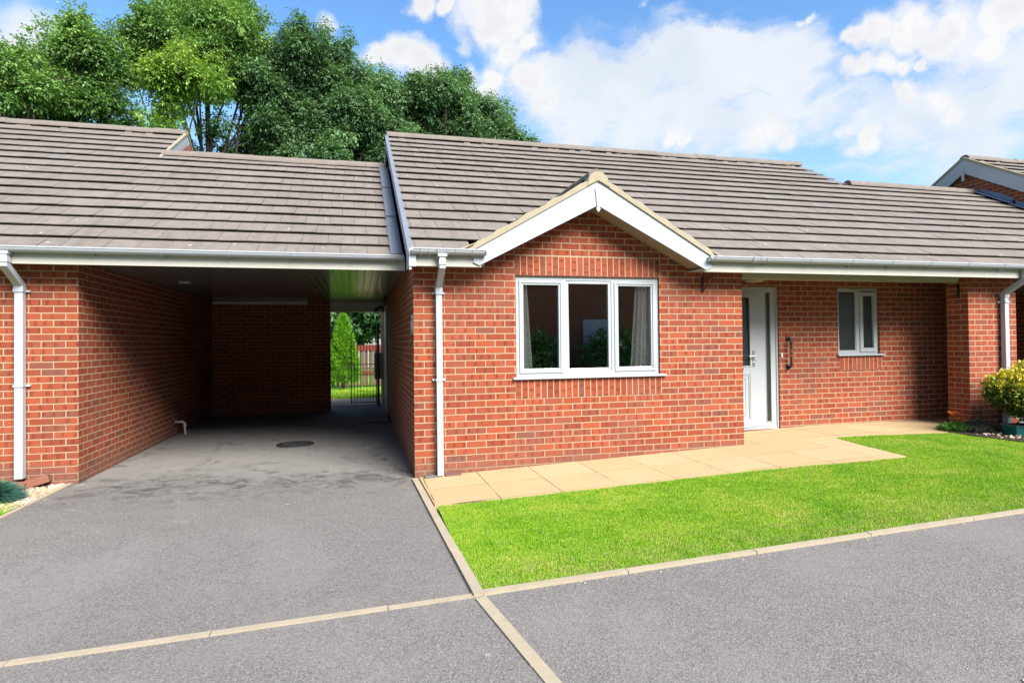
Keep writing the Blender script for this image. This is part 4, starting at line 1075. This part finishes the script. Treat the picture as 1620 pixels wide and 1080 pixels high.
# camera model used only to turn notes taken from the photograph into world positions
CAM = np.array([-.6018, -6.7104, 1.4737]); YAW, PIT, ROLL, FP, SHY = .24991, .013236, -.010839, 960.10, -11.732
fw = np.array([math.sin(YAW)*math.cos(PIT), math.cos(YAW)*math.cos(PIT), math.sin(PIT)]); rt = np.array([math.cos(YAW), -math.sin(YAW), 0]); upv = np.cross(rt, fw)
rgt = math.cos(ROLL)*rt + math.sin(ROLL)*upv; upp = -math.sin(ROLL)*rt + math.cos(ROLL)*upv
def ray(px, py): return fw + rgt*(px-810)/FP - upp*(py-540-SHY)/FP
def at(px, py, Y):
    d = ray(px, py); t = (Y-CAM[1])/d[1]; return CAM + t*d, t
def clump_list(spec, Y, spread=1.2, shade=.4):
    out = []
    for (px, py, rp, *s) in spec:
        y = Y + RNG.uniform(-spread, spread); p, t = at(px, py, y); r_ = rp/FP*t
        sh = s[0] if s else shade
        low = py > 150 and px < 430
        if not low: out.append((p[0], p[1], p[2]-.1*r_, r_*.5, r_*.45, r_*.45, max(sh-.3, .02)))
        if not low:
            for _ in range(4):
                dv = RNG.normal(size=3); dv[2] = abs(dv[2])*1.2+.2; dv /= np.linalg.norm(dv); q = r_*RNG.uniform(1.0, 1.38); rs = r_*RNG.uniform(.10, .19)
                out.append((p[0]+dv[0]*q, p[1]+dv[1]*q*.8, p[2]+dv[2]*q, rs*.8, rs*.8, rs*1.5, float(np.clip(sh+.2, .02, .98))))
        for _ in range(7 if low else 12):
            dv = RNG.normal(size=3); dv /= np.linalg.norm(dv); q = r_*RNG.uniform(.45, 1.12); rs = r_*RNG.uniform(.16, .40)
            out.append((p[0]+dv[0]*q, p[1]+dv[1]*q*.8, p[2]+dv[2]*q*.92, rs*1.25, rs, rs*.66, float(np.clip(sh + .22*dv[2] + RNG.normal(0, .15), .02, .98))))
    return out
T1 = [(-45, 95, 60, .5), (10, 95, 42, .55), (-10, 160, 50, .4), (35, 130, 32, .6), (-60, 190, 50, .35), (25, 190, 28, .3)]
T2 = [(75, 120, 34, .35), (95, 75, 42, .55), (130, 55, 38, .6), (60, 170, 30, .25), (100, 130, 46, .5), (150, 110, 40, .45), (135, 160, 40, .3), (170, 75, 28, .4), (185, 140, 26, .35), (85, 205, 34, .2), (205, 190, 32, .3), (40, 215, 26, .4), (150, 205, 22, .15)]
T3 = [(225, 60, 38, .5), (262, 45, 32, .45), (300, 30, 46, .62), (345, 45, 50, .65), (385, 65, 34, .6), (250, 95, 38, .35), (325, 85, 46, .5), (385, 110, 38, .5), (405, 80, 26, .55), (215, 118, 26, .5), (350, 125, 34, .3), (410, 140, 30, .65), (370, 15, 26, .6), (300, -10, 34, .6), (340, -15, 34, .6), (420, 170, 34, .35)]
T3b = [(282, 105, 38, .75), (318, 122, 34, .7), (255, 125, 26, .7), (295, 145, 34, .5), (262, 160, 22, .55), (255, 185, 24, .6)]
T4 = [(425, 120, 26, .45), (430, 215, 30, .4), (410, 225, 26, .5), (560, 165, 34, .4), (610, 225, 30, .5), (345, 200, 20, .45), (350, 235, 24, .4), (300, 228, 14, .4), (445, 90, 30, .3), (475, 85, 42, .35), (515, 90, 40, .35), (455, 130, 44, .25), (500, 135, 46, .3), (545, 140, 40, .4), (575, 130, 32, .65), (600, 150, 30, .6), (440, 180, 42, .35), (495, 190, 46, .25), (550, 195, 44, .45), (590, 195, 36, .4), (620, 190, 30, .5), (455, 225, 36, .5), (520, 235, 36, .55), (575, 235, 34, .35), (400, 200, 30, .45), (390, 235, 34, .3)]
T5 = [(625, 140, 18, .55), (630, 225, 30, .45), (660, 130, 14, .5), (700, 128, 16, .5), (725, 122, 14, .45), (640, 165, 30, .45), (680, 145, 32, .4), (715, 145, 34, .35), (690, 180, 36, .3), (735, 180, 38, .4), (770, 190, 34, .45), (795, 205, 28, .45), (650, 205, 34, .4), (750, 215, 34, .35), (815, 222, 20, .4), (838, 224, 12, .5), (700, 215, 34, .35), (762, 160, 18, .5)]
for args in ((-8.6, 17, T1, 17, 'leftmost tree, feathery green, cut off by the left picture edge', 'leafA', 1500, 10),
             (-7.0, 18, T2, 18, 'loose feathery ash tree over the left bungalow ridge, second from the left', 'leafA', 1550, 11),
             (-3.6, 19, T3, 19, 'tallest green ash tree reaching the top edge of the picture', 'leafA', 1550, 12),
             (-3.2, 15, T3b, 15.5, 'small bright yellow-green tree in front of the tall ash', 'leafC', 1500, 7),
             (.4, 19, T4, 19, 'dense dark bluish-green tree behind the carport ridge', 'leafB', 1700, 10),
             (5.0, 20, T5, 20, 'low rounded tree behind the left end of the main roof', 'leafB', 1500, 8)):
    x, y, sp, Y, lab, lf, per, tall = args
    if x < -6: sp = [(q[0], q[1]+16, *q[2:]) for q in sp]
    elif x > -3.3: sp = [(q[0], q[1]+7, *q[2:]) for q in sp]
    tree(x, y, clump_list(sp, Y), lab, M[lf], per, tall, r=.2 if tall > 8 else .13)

# trees low at the end of the back garden, seen through the gate passage
t = thing('tree', (-1.2, 24, 0), 'dark leafy tree beyond the garden fence, seen through the gate passage', 'tree', 'trees behind the houses')
crown('crown', clump_list([(520, 510, 30, .3), (545, 500, 30, .35), (575, 500, 34, .3), (600, 505, 26, .35), (560, 525, 20, .4), (590, 480, 30, .3), (535, 475, 30, .3)], 22, .8), 700, M['leafB'], t, L=.2, W=.05, leaflets=6)
trunk_mesh((-1.2, 24, -.1), 3.5, .14, t, [(-1.2, 22, 3), (-.5, 22, 3.4)])
for i_, (x_, y_, h_, w_) in enumerate(((-14, -32, 9, 4), (-6, -34, 11, 5), (2, -33, 10, 4.5), (10, -34, 11, 5), (18, -32, 10, 4.5), (27, -30, 9, 4.5), (-3.2, -21, 4.5, 1.5))):
    t = thing('tree', (x_, y_, 0), ['broad green tree behind the second house', 'tall tree between the two left houses', 'green tree behind the gabled house', 'tall green tree right of the gabled house', 'green tree behind the third house', 'last green tree on the right', 'small front garden tree'][i_] + ' across the road, mirrored in the glass', 'tree', 'trees across the road')
    cl_ = [(x_+RNG.normal()*w_*.4, y_+RNG.normal()*w_*.3, h_*RNG.uniform(.4, .92), w_*.35, w_*.32, h_*.15, RNG.uniform(.2, .6)) for _ in range(16)]
    crown('crown', cl_, 500, M['leafB'], t, L=.34, W=.09, leaflets=5, sprig=.4)
    trunk_mesh((x_, y_, -.1), h_*.6, .2, t, [(c[0], c[1], c[2]) for c in cl_[:6]])
for x_, y_, r_, lb in ((6.2, -17.6, .9, 'bushy shrub in front of the gabled house across the road, mirrored in the glass'), (10.2, -17.2, 1.0, 'wide shrub beside the white door across the road, mirrored in the glass'), (2.2, -17.8, 1.1, 'shrub at the left end of the gabled house across the road, mirrored in the glass')):
    t = thing('shrub', (x_, y_, 0), lb, 'shrub', 'shrubs across the road')
    crown('foliage', [(x_+RNG.normal()*r_*.4, y_+RNG.normal()*.3, .3+RNG.uniform(.1, 1.3)*r_, r_*.6, r_*.5, r_*.5, RNG.uniform(.2, .9)) for _ in range(9)], 700, M['leafA'], t, L=.2, W=.05, leaflets=5, sprig=.35)
# conifer
t = thing('conifer', (-1.05, 14.1, 0), 'bright lime green conical conifer on the back lawn', 'shrub')
V = []; UVs = []; n = 9000
hh = RNG.uniform(0, 1, n)**.85; aa = RNG.uniform(0, 2*np.pi, n)
rr = (.56*np.clip(1-hh, 0, 1)**.62)*(1+.12*np.sin(aa*5+hh*20))*RNG.uniform(.75, 1.05, n); rr = np.where(hh < .12, rr*.8, rr)
C = np.stack([-1.05+rr*np.cos(aa), 14.1+rr*np.sin(aa), .15+hh*2.25], 1)
D = unit(np.stack([np.cos(aa)*.6, np.sin(aa)*.6, np.full(n, .9)], 1)+RNG.normal(size=(n, 3))*.35)
V = leaf_quads(C, D, unit(RNG.normal(size=(n, 3))), RNG.uniform(.07, .14, n), RNG.uniform(.012, .028, n))
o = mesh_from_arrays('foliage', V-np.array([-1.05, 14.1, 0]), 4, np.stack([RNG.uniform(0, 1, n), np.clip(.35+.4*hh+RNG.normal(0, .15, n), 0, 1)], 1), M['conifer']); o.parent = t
m = MB(); m.tube([(-1.05, 14.1, -.05), (-1.05, 14.1, .5)], .06, 8); P(m, 'trunk', M['bark'], t)
# back fence and pale building
t = thing('garden_fence', (0, 15.4, 0), 'weathered wooden garden fence with a red-brown top rail behind the gate', 'fence')
m = MB(); x = -5.0
while x < 6:
    m.box(x, x+.12, 15.40, 15.42, .0, 1.42+random.uniform(-.02, .02)); x += .16
P(m, 'palings', M['wood'], t)
m = MB(); m.box(-5, 6, 15.36, 15.40, 1.22, 1.42); m.box(-5, 6, 15.36, 15.40, .4, .5); P(m, 'rail', M['redwood'], t)
for k in range(6):
    m = MB(); m.box(-4.9+k*2.1, -4.8+k*2.1, 15.42, 15.52, 0, 1.55); P(m, 'post', M['wood'], t)
t = thing('pale_building', (1.5, 30, 0), 'pale rendered building glimpsed beyond the back garden fence', 'building')
m = MB(); m.box(-3.0, 14, 32, 40, 0, 3.2); P(m, 'wall', M['render'], t)
m = MB(); m.prism([(31.6, 3.2), (36, 5.2), (40.4, 3.2)], -3.3, 14.3, 'x'); P(m, 'roof', M['tile'], t)
for a_ in (-1.2, 1.5):
    m = MB(); m.box(a_, a_+1.05, 31.95, 32.0, 1.2, 2.3); P(m, 'window', M['obscure'], t)

# ---- variegated bush and planter on the right
t = thing('variegated_bush', (8.12, -.80, .2), 'rounded yellow and green variegated shrub beside the right downpipe', 'shrub')
def bush(parent, name, centres, n, mat, L, W, ymix=None, sh=.5):
    Vs = []; U = []
    for (cx, cy, cz, rx, ry, rz) in centres:
        k = int(n*rx); d = unit(RNG.normal(size=(k, 3))); rad = RNG.uniform(.55, 1.04, k)
        p = np.array([cx, cy, cz]) + d*np.array([rx, ry, rz])*(rad*(1+.07*np.sin(d[:, 0]*9+cx*7)*np.sin(d[:, 2]*8)))[:, None]
        for _ in range(3):
            D = unit(d*.8 + RNG.normal(size=(k, 3))*.7 + np.array([0, 0, .3]))
            Vs.append(leaf_quads(p + RNG.normal(size=(k, 3))*.02, D, unit(RNG.normal(size=(k, 3))), L*RNG.uniform(.7, 1.3, k), W*RNG.uniform(.8, 1.2, k)))
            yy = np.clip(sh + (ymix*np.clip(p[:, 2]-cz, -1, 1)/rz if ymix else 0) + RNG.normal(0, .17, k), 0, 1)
            U.append(np.stack([RNG.uniform(0, 1, k), yy], 1))
    o = mesh_from_arrays(name, np.concatenate(Vs)-np.array(parent.location), 4, np.concatenate(U), mat); o.parent = parent; return o
bush(t, 'foliage', [(8.05, -.80, .78, .62, .50, .30), (7.62, -.72, .78, .34, .32, .22), (8.35, -.95, .62, .55, .45, .34), (7.75, -.85, .62, .35, .35, .20), (8.3, -.75, .95, .5, .45, .22)], 6200, M['euon'], .045, .014, .56, .50)
m = MB()
for k in range(9): m.tube([(8.12+random.uniform(-.06, .06), -.8, .12), (7.9+random.uniform(-.3, .5), -.8+random.uniform(-.3, .3), .65)], .012, 6, radii=[.016, .008])
P(m, 'stem', M['bark'], t)
t = thing('planter', (7.85, -.75, .21), 'teal plastic trough planter under the variegated shrub', 'planter')
m = MB(); A = R(-14)
MX = Matrix.Translation((7.50, -.62, .205)) @ Matrix.Rotation(A, 4, 'Z')
def trough(mb, x1, y1, h, ins, t_, M_):
    o0 = [(ins, ins), (x1-ins, ins), (x1-ins, y1-ins), (ins, y1-ins)]; o1 = [(0, 0), (x1, 0), (x1, y1), (0, y1)]; i1 = [(t_, t_), (x1-t_, t_), (x1-t_, y1-t_), (t_, y1-t_)]
    q = lambda p, z: tuple(M_ @ Vector((p[0], p[1], z)))
    for i in range(4):
        j = (i+1) % 4; mb.face([q(o0[i], 0), q(o0[j], 0), q(o1[j], h), q(o1[i], h)]); mb.face([q(o1[i], h), q(o1[j], h), q(i1[j], h), q(i1[i], h)]); mb.face([q(i1[i], h), q(i1[j], h), q(i1[j], h-.04), q(i1[i], h-.04)])
MY = MX @ Matrix.Translation((0, -.24, 0)); trough(m, .75, .24, .145, .025, .012, MY); P(m, 'trough', M['teal'], t)
m = MB(); m.box(-.008, .758, -.008, .248, .13, .146, M=MY); m.box(.02, .73, .02, .22, .12, .1465, 1, M=MY); P(m, 'rim', [M['teal'], M['earth']], t)
# low plants and poppies by the pillar
def herb(x, y, r_, h_, n, mat, label, name='low_plant', cat='plant', L=.05, W=.013, up=.9):
    t = thing(name, (x, y, gz(x, y)), label, cat)
    a = RNG.uniform(0, 2*np.pi, n); q = r_*np.sqrt(RNG.uniform(0, 1, n)); hh = h_*(1-(q/r_)**2*.7)*RNG.uniform(.15, 1, n)
    C = np.stack([q*np.cos(a), q*np.sin(a), hh], 1); D = unit(np.stack([np.cos(a)*.7, np.sin(a)*.7, np.full(n, up)], 1)+RNG.normal(size=(n, 3))*.4)
    o = mesh_from_arrays('foliage', leaf_quads(C, D, unit(RNG.normal(size=(n, 3))), L*RNG.uniform(.7, 1.3, n), W*RNG.uniform(.8, 1.2, n)), 4, np.stack([RNG.uniform(0, 1, n), RNG.uniform(.1, .9, n)], 1), mat); o.parent = t
    return t
herb(7.22, -.22, .17, .11, 900, M['herb'], 'low green leafy plant at the foot of the brick porch pillar')
herb(7.55, -.28, .15, .14, 700, M['greyherb'], 'grey-green straggly plant between the leafy plant and the planter')
herb(7.36, -.46, .12, .08, 500, M['greyherb'], 'small withered grey plant at the lawn edge of the bed')
def poppy(x, y, z, label, s=.06):
    t = thing('poppy', (x, y, gz(x, y)), label, 'flower', 'orange poppies by the pillar')
    m = MB(); z0 = gz(x, y); m.tube([(x+.02, y, z0), (x+.01, y, z0+(z-z0)*.6), (x, y, z)], .003, 6); P(m, 'stem', M['herb'], t)
    m = MB()
    for k in range(5):
        c = k*2*math.pi/5+.3; c1 = c+.75; c0 = c-.75
        m.face([(x, y, z), (x+s*.8*math.cos(c0), y+s*.8*math.sin(c0), z+s*.5), (x+s*1.1*math.cos(c), y+s*1.1*math.sin(c), z+s*.75), (x+s*.8*math.cos(c1), y+s*.8*math.sin(c1), z+s*.5)], [(k/5, .5)]*4)
    P(m, 'petals', M['petal'], t)
poppy(7.32, -.12, .40, 'upper orange poppy in front of the brick porch pillar', .075)
poppy(7.42, -.16, .335, 'middle orange poppy just below and right of the upper one')
poppy(7.58, -.34, .27, 'lowest and smallest orange poppy beside the grey plant', .045)
# ---- stones: pebble bed on the left, stones in right bed
def pebbles(name, poly, n, size, z, label, mat):
    V = []; F = []; U = []
    xs = [p[0] for p in poly]; ys = [p[1] for p in poly]
    mb = MB(); c = 0
    ico = bmesh.new(); bmesh.ops.create_icosphere(ico, subdivisions=1, radius=1); iv = [v.co.copy() for v in ico.verts]; fi = [[v.index for v in f.verts] for f in ico.faces]; ico.free()
    while c < n:
        x, y = random.uniform(min(xs), max(xs)), random.uniform(min(ys), max(ys))
        if not inside(poly, np.array([x]), np.array([y]))[0]: continue
        s = random.uniform(*size); a = random.uniform(0, 6.28); u = (random.random(), 0)
        sx, sy, sz = s, s*random.uniform(.55, .9), s*random.uniform(.3, .55); tx, ty = random.uniform(-.4, .4), random.uniform(-.4, .4)
        jit = [1+random.uniform(-.18, .18) for _ in iv]
        pts = []
        for v_, j in zip(iv, jit):
            px, py, pz = v_.x*sx*j, v_.y*sy*j, v_.z*sz*j; pz += tx*px + ty*py
            pts.append((x+px*math.cos(a)-py*math.sin(a), y+px*math.sin(a)+py*math.cos(a), gz(x, y)+z+pz+sz*.5+random.uniform(0, .0)))
        for f in fi: mb.face([pts[i] for i in f], [u]*3)
        c += 1
    o = mb.build(name, mat, smooth=False); return tag(o, label, 'gravel', kind='stuff')
pebbles('gravel', [(-3.64, .82), (-3.64, .0), (-3.70, -.25), (-4.1, .02), (-4.6, .2), (-5.4, .3), (-5.4, .82)], 2100, (.014, .036), -.01, 'bed of cream and buff pebbles at the foot of the left brick wall', M['pebbles'])
pebbles('gravel', [(7.05, -.55), (7.15, -1.2), (7.6, -1.7), (8.4, -1.7), (8.2, -1.0), (7.5, -.6), (7.3, -.4)], 160, (.012, .03), .012, 'scattered small stones along the soil bed under the shrub', M['pebbles'])
pebbles('grit', [(.2, -3.23), (9, -3.23), (9, -3.31), (.2, -3.27)], 170, (.003, .008), -.004, 'fine grit and crumbs of stone gathered along the road edging', M['pebbles'])
# blue fescue
t = thing('blue_fescue', (-3.98, .18, 0), 'mound of blue-green fescue grass on the pebbles', 'ornamental grass')
n = 5200; a = RNG.uniform(0, 2*np.pi, n); el = RNG.uniform(.05, 1.45, n); Lb = RNG.uniform(.15, .23, n)*(.8+.2*np.sin(el))
D = np.stack([np.cos(a)*np.cos(el), np.sin(a)*np.cos(el), np.sin(el)], 1); D = unit(D+RNG.normal(size=(n, 3))*.12); C = D*.02
s_ = unit(np.cross(D, RNG.normal(size=(n, 3))))*.0026
mid = C + D*(Lb*.6)[:, None]; tip = C + D*Lb[:, None] + np.stack([D[:, 0]*.03, D[:, 1]*.03, -.035*np.ones(n)], 1)
V = np.concatenate([np.stack([C-s_, C+s_, mid+s_, mid-s_], 1).reshape(-1, 3), np.stack([mid-s_, mid+s_, tip+s_*.2, tip-s_*.2], 1).reshape(-1, 3)])
V[:, 0] *= 1.25
o = mesh_from_arrays('blades', V, 4, np.tile(np.stack([RNG.uniform(0, 1, n), RNG.uniform(.2, .9, n)], 1), (2, 1)), M['fescue']); o.parent = t
herb(-4.42, .58, .34, .13, 2600, M['lime'], 'flat lime-yellow creeping plant behind the blue fescue', 'creeping_plant', 'plant', .035, .012, 1.2)
# bricks under the left downpipe
m = MB(); MX = Matrix.Translation((-4.045, .70, .0)) @ Matrix.Rotation(R(4), 4, 'Z'); m.box(-.115, .10, -.09, .05, .0, .07, uv=(.3, .03), M=MX)
o = m.build('loose_brick', mat_plain('weathered_brick', (.36, .17, .13), .9, .25, 15, .3, bump=.6), bevel=.008); tag(o, 'pinkish brick lying flat right under the left downpipe', 'brick', 'loose bricks by the left downpipe')
m = MB(); MX = Matrix.Translation((-3.86, .735, .03)) @ Matrix.Rotation(R(12), 4, 'Z') @ Matrix.Rotation(R(-14), 4, 'Y'); m.box(-.11, .105, -.05, .06, .0, .075, uv=(.3, .03), M=MX)
o = m.build('loose_brick', mat_plain('orange_brick', (.40, .16, .10), .9, .25, 15, .3, bump=.6), bevel=.008); tag(o, 'orange-brown brick tilted on the pebbles beside the left downpipe', 'brick', 'loose bricks by the left downpipe')
# small bricks at the main downpipe
m = MB(); m.box(.10, .235, -.105, -.012, .008, .028, uv=(.3, .03)); o = m.build('drain_slab', M['conc'], bevel=.004); tag(o, 'small grey slab left of the foot of the main downpipe', 'slab')
m = MB(); m.box(.325, .50, -.095, -.015, .014, .034, uv=(.3, .03)); o = m.build('drain_brick', mat_plain('purple_brick', (.26, .14, .12), .9, .25, 15, .3, bump=.6), bevel=.004); tag(o, 'thin purple-brown brick right of the foot of the main downpipe', 'brick')

# ================================================================== WORLD, SUN, CAMERA
SUN_EL, SUN_AZ = R(41), R(157)      # azimuth measured clockwise from +Y: the sun stands behind the camera, a little to the right
sd = Vector((math.sin(SUN_AZ)*math.cos(SUN_EL), math.cos(SUN_AZ)*math.cos(SUN_EL), math.sin(SUN_EL)))
sun = bpy.data.lights.new('sun', 'SUN'); sun.energy = 3.55; sun.angle = R(34); sun.color = (1, .965, .91)
so = bpy.data.objects.new('sun', sun); COL.objects.link(so); so.rotation_euler = sd.to_track_quat('Z', 'Y').to_euler(); so.location = (0, -20, 30)

W = bpy.data.worlds.new('World'); scene.world = W; W.use_nodes = True
nt = W.node_tree; bg = nt.nodes['Background']
class WT(NT):
    def __init__(s): s.t = nt
k = WT()
CLD0, CLD1, CLDW = (5.6, 5.58, 5.6), (4.65, 4.75, 5.0), (5.15, 5.3, 5.5)
sky = k.n('ShaderNodeTexSky'); sky.sky_type = 'NISHITA'; sky.sun_disc = False; sky.sun_elevation = SUN_EL; sky.sun_rotation = SUN_AZ
sky.ozone_density = 2.0; sky.air_density = 1.0; sky.dust_density = .6
tc = k.n('ShaderNodeTexCoord').outputs['Generated']
nrm = k.n('ShaderNodeVectorMath', operation='NORMALIZE'); k.l(tc, nrm.inputs[0]); dirv0 = nrm.outputs[0]
wz = k.n('ShaderNodeTexNoise'); wz.inputs['Scale'].default_value = 7; wz.inputs['Detail'].default_value = 6; wz.inputs['Roughness'].default_value = .62; k.l(dirv0, wz.inputs['Vector'])
w0 = k.n('ShaderNodeVectorMath', operation='SUBTRACT'); k.l(wz.outputs['Color'], w0.inputs[0]); w0.inputs[1].default_value = (.5, .5, .5)
w1_ = k.n('ShaderNodeVectorMath', operation='SCALE'); k.l(w0.outputs[0], w1_.inputs[0]); w1_.inputs['Scale'].default_value = .10
w2_ = k.n('ShaderNodeVectorMath', operation='ADD'); k.l(dirv0, w2_.inputs[0]); k.l(w1_.outputs[0], w2_.inputs[1]); dirv = w2_.outputs[0]
nz = k.n('ShaderNodeTexNoise'); nz.inputs['Scale'].default_value = 9; nz.inputs['Detail'].default_value = 7; nz.inputs['Roughness'].default_value = .58; k.l(dirv, nz.inputs['Vector'])
nf = nz.outputs['Fac']
n2 = k.noise(dirv, 3.2, 6, .62, .6); n3 = k.noise(dirv, 26, 5, .6)
def blobs(lst):
    acc = None
    for (px, py, rp, *sq) in lst:
        d = ray(px, py); d = d/np.linalg.norm(d); ra = rp/FP*.92
        dp = k.n('ShaderNodeVectorMath', operation='DISTANCE'); k.l(dirv, dp.inputs[0]); dp.inputs[1].default_value = tuple(d)
        v = k.math('SUBTRACT', 1, k.math('DIVIDE', dp.outputs['Value'], ra))
        acc = v if acc is None else k.math('SMOOTH_MAX', acc, v, .25)
    return acc
hard = blobs([(665, 8, 24), (700, 16, 18), (600, 100, 26), (632, 96, 34), (668, 108, 40), (705, 128, 34), (738, 118, 30), (770, 140, 34), (775, 40, 40), (812, 20, 50), (838, 62, 30), (800, 78, 44), (782, 115, 38), (830, 120, 44), (850, 160, 40), (765, -8, 50),
              (1345, 50, 20), (1378, 42, 34), (1420, 50, 32), (1450, 25, 44), (1500, 52, 32), (1530, 20, 46), (1585, 48, 38), (1610, 10, 50), (1330, 112, 20), (1362, 112, 30), (1395, 102, 30), (1430, 98, 22), (1462, 92, 10),
              (1418, 138, 18), (1445, 142, 24), (1480, 152, 26), (1505, 172, 24), (1355, 170, 15), (1195, 222, 26), (1222, 205, 32), (1250, 222, 24), (1068, 220, 26), (1085, 228, 20), (1330, 212, 26), (1372, 222, 30), (1010, 238, 12), (1290, 205, 18)])
soft = blobs([(880, 150, 70), (920, 105, 40), (950, 145, 80), (1010, 120, 70), (1060, 95, 60), (1100, 110, 80), (1160, 72, 44), (1170, 120, 90), (1225, 90, 50), (1240, 140, 80), (1200, 180, 90), (1110, 180, 100), (1010, 190, 100), (920, 200, 80), (1300, 180, 70), (1370, 190, 70), (1430, 195, 70), (1500, 190, 80), (1560, 165, 80), (1620, 130, 70), (1640, 90, 50), (740, 25, 40), (1550, 35, 60), (730, 60, 20),
              (1265, 28, 11), (1250, 36, 8), (1010, 6, 9), (30, 100, 60), (60, 60, 40), (520, 40, 18)])
nd_ = k.n('ShaderNodeTexNoise'); nd_.inputs['Scale'].default_value = 17; nd_.inputs['Detail'].default_value = 9; nd_.inputs['Roughness'].default_value = .6; k.l(dirv0, nd_.inputs['Vector'])
nfine = nd_.outputs['Fac']
# the wispy layer is drawn out sideways
mp = k.n('ShaderNodeMapping'); mp.inputs['Scale'].default_value = (5, 5, 15); mp.inputs['Rotation'].default_value = (0, R(10), 0); k.l(dirv, mp.inputs['Vector'])
wsp = k.noise(mp.outputs[0], 1.0, 9, .62, .5)
hfield = k.math('ADD', hard, k.math('MULTIPLY', k.math('SUBTRACT', nfine, .5), 1.5))
hm = k.smooth(hfield, -.12, .62)
sfield = k.math('ADD', soft, k.math('MULTIPLY', k.math('SUBTRACT', wsp, .5), 2.6))
sm = k.smooth(sfield, -.25, .65)
# scattered cloud elsewhere round the sky (behind the camera)
sep = k.n('ShaderNodeSeparateXYZ'); k.l(dirv, sep.inputs[0])
back = k.math('MULTIPLY', k.smooth(n2, .46, .60), k.smooth(sep.outputs[1], .15, -.2))
veil = k.math('MULTIPLY', k.smooth(sep.outputs[2], .50, .02), .42)
cl = k.math('MAXIMUM', k.math('MAXIMUM', hm, k.math('MULTIPLY', sm, .90)), k.math('MULTIPLY', back, .9))
core = k.smooth(hfield, .25, 1.25)
tone = k.math('ADD', k.math('MULTIPLY', core, .42), k.math('MULTIPLY', k.smooth(nfine, .36, .66), .58))
shade = k.mix(tone, CLD0, CLD1)
shade = k.mix(hm, k.mix(k.math('MULTIPLY', k.smooth(nf, .38, .66), .8), CLDW, (4.45, 4.75, 5.2)), shade)
SKYMUL = 1.0
hs = k.n('ShaderNodeHueSaturation'); hs.inputs['Saturation'].default_value = 1.2; hs.inputs['Value'].default_value = 1.6; k.l(sky.outputs[0], hs.inputs['Color'])
c0 = k.mix(veil, hs.outputs[0], (3.2, 4.3, 5.0))
csky = k.mix(cl, c0, shade)
k.l(csky, bg.inputs['Color']); bg.inputs['Strength'].default_value = .052

cam = bpy.data.cameras.new('camera'); co = bpy.data.objects.new('camera', cam); COL.objects.link(co); scene.camera = co
cam.sensor_width = 36; cam.sensor_fit = 'HORIZONTAL'; cam.lens = FP/1620*36; cam.shift_y = SHY/1620; cam.clip_start = .05; cam.clip_end = 2000
Mc = Matrix(((rgt[0], upp[0], -fw[0], CAM[0]), (rgt[1], upp[1], -fw[1], CAM[1]), (rgt[2], upp[2], -fw[2], CAM[2]), (0, 0, 0, 1)))
co.matrix_world = Mc

vs = scene.view_settings; vs.view_transform = 'Standard'; vs.look = 'None'; vs.gamma = 1; vs.exposure = 1.78; vs.use_curve_mapping = False
scene.cycles.use_denoising = True
scene.cycles.max_bounces = 8; scene.cycles.transparent_max_bounces = 16
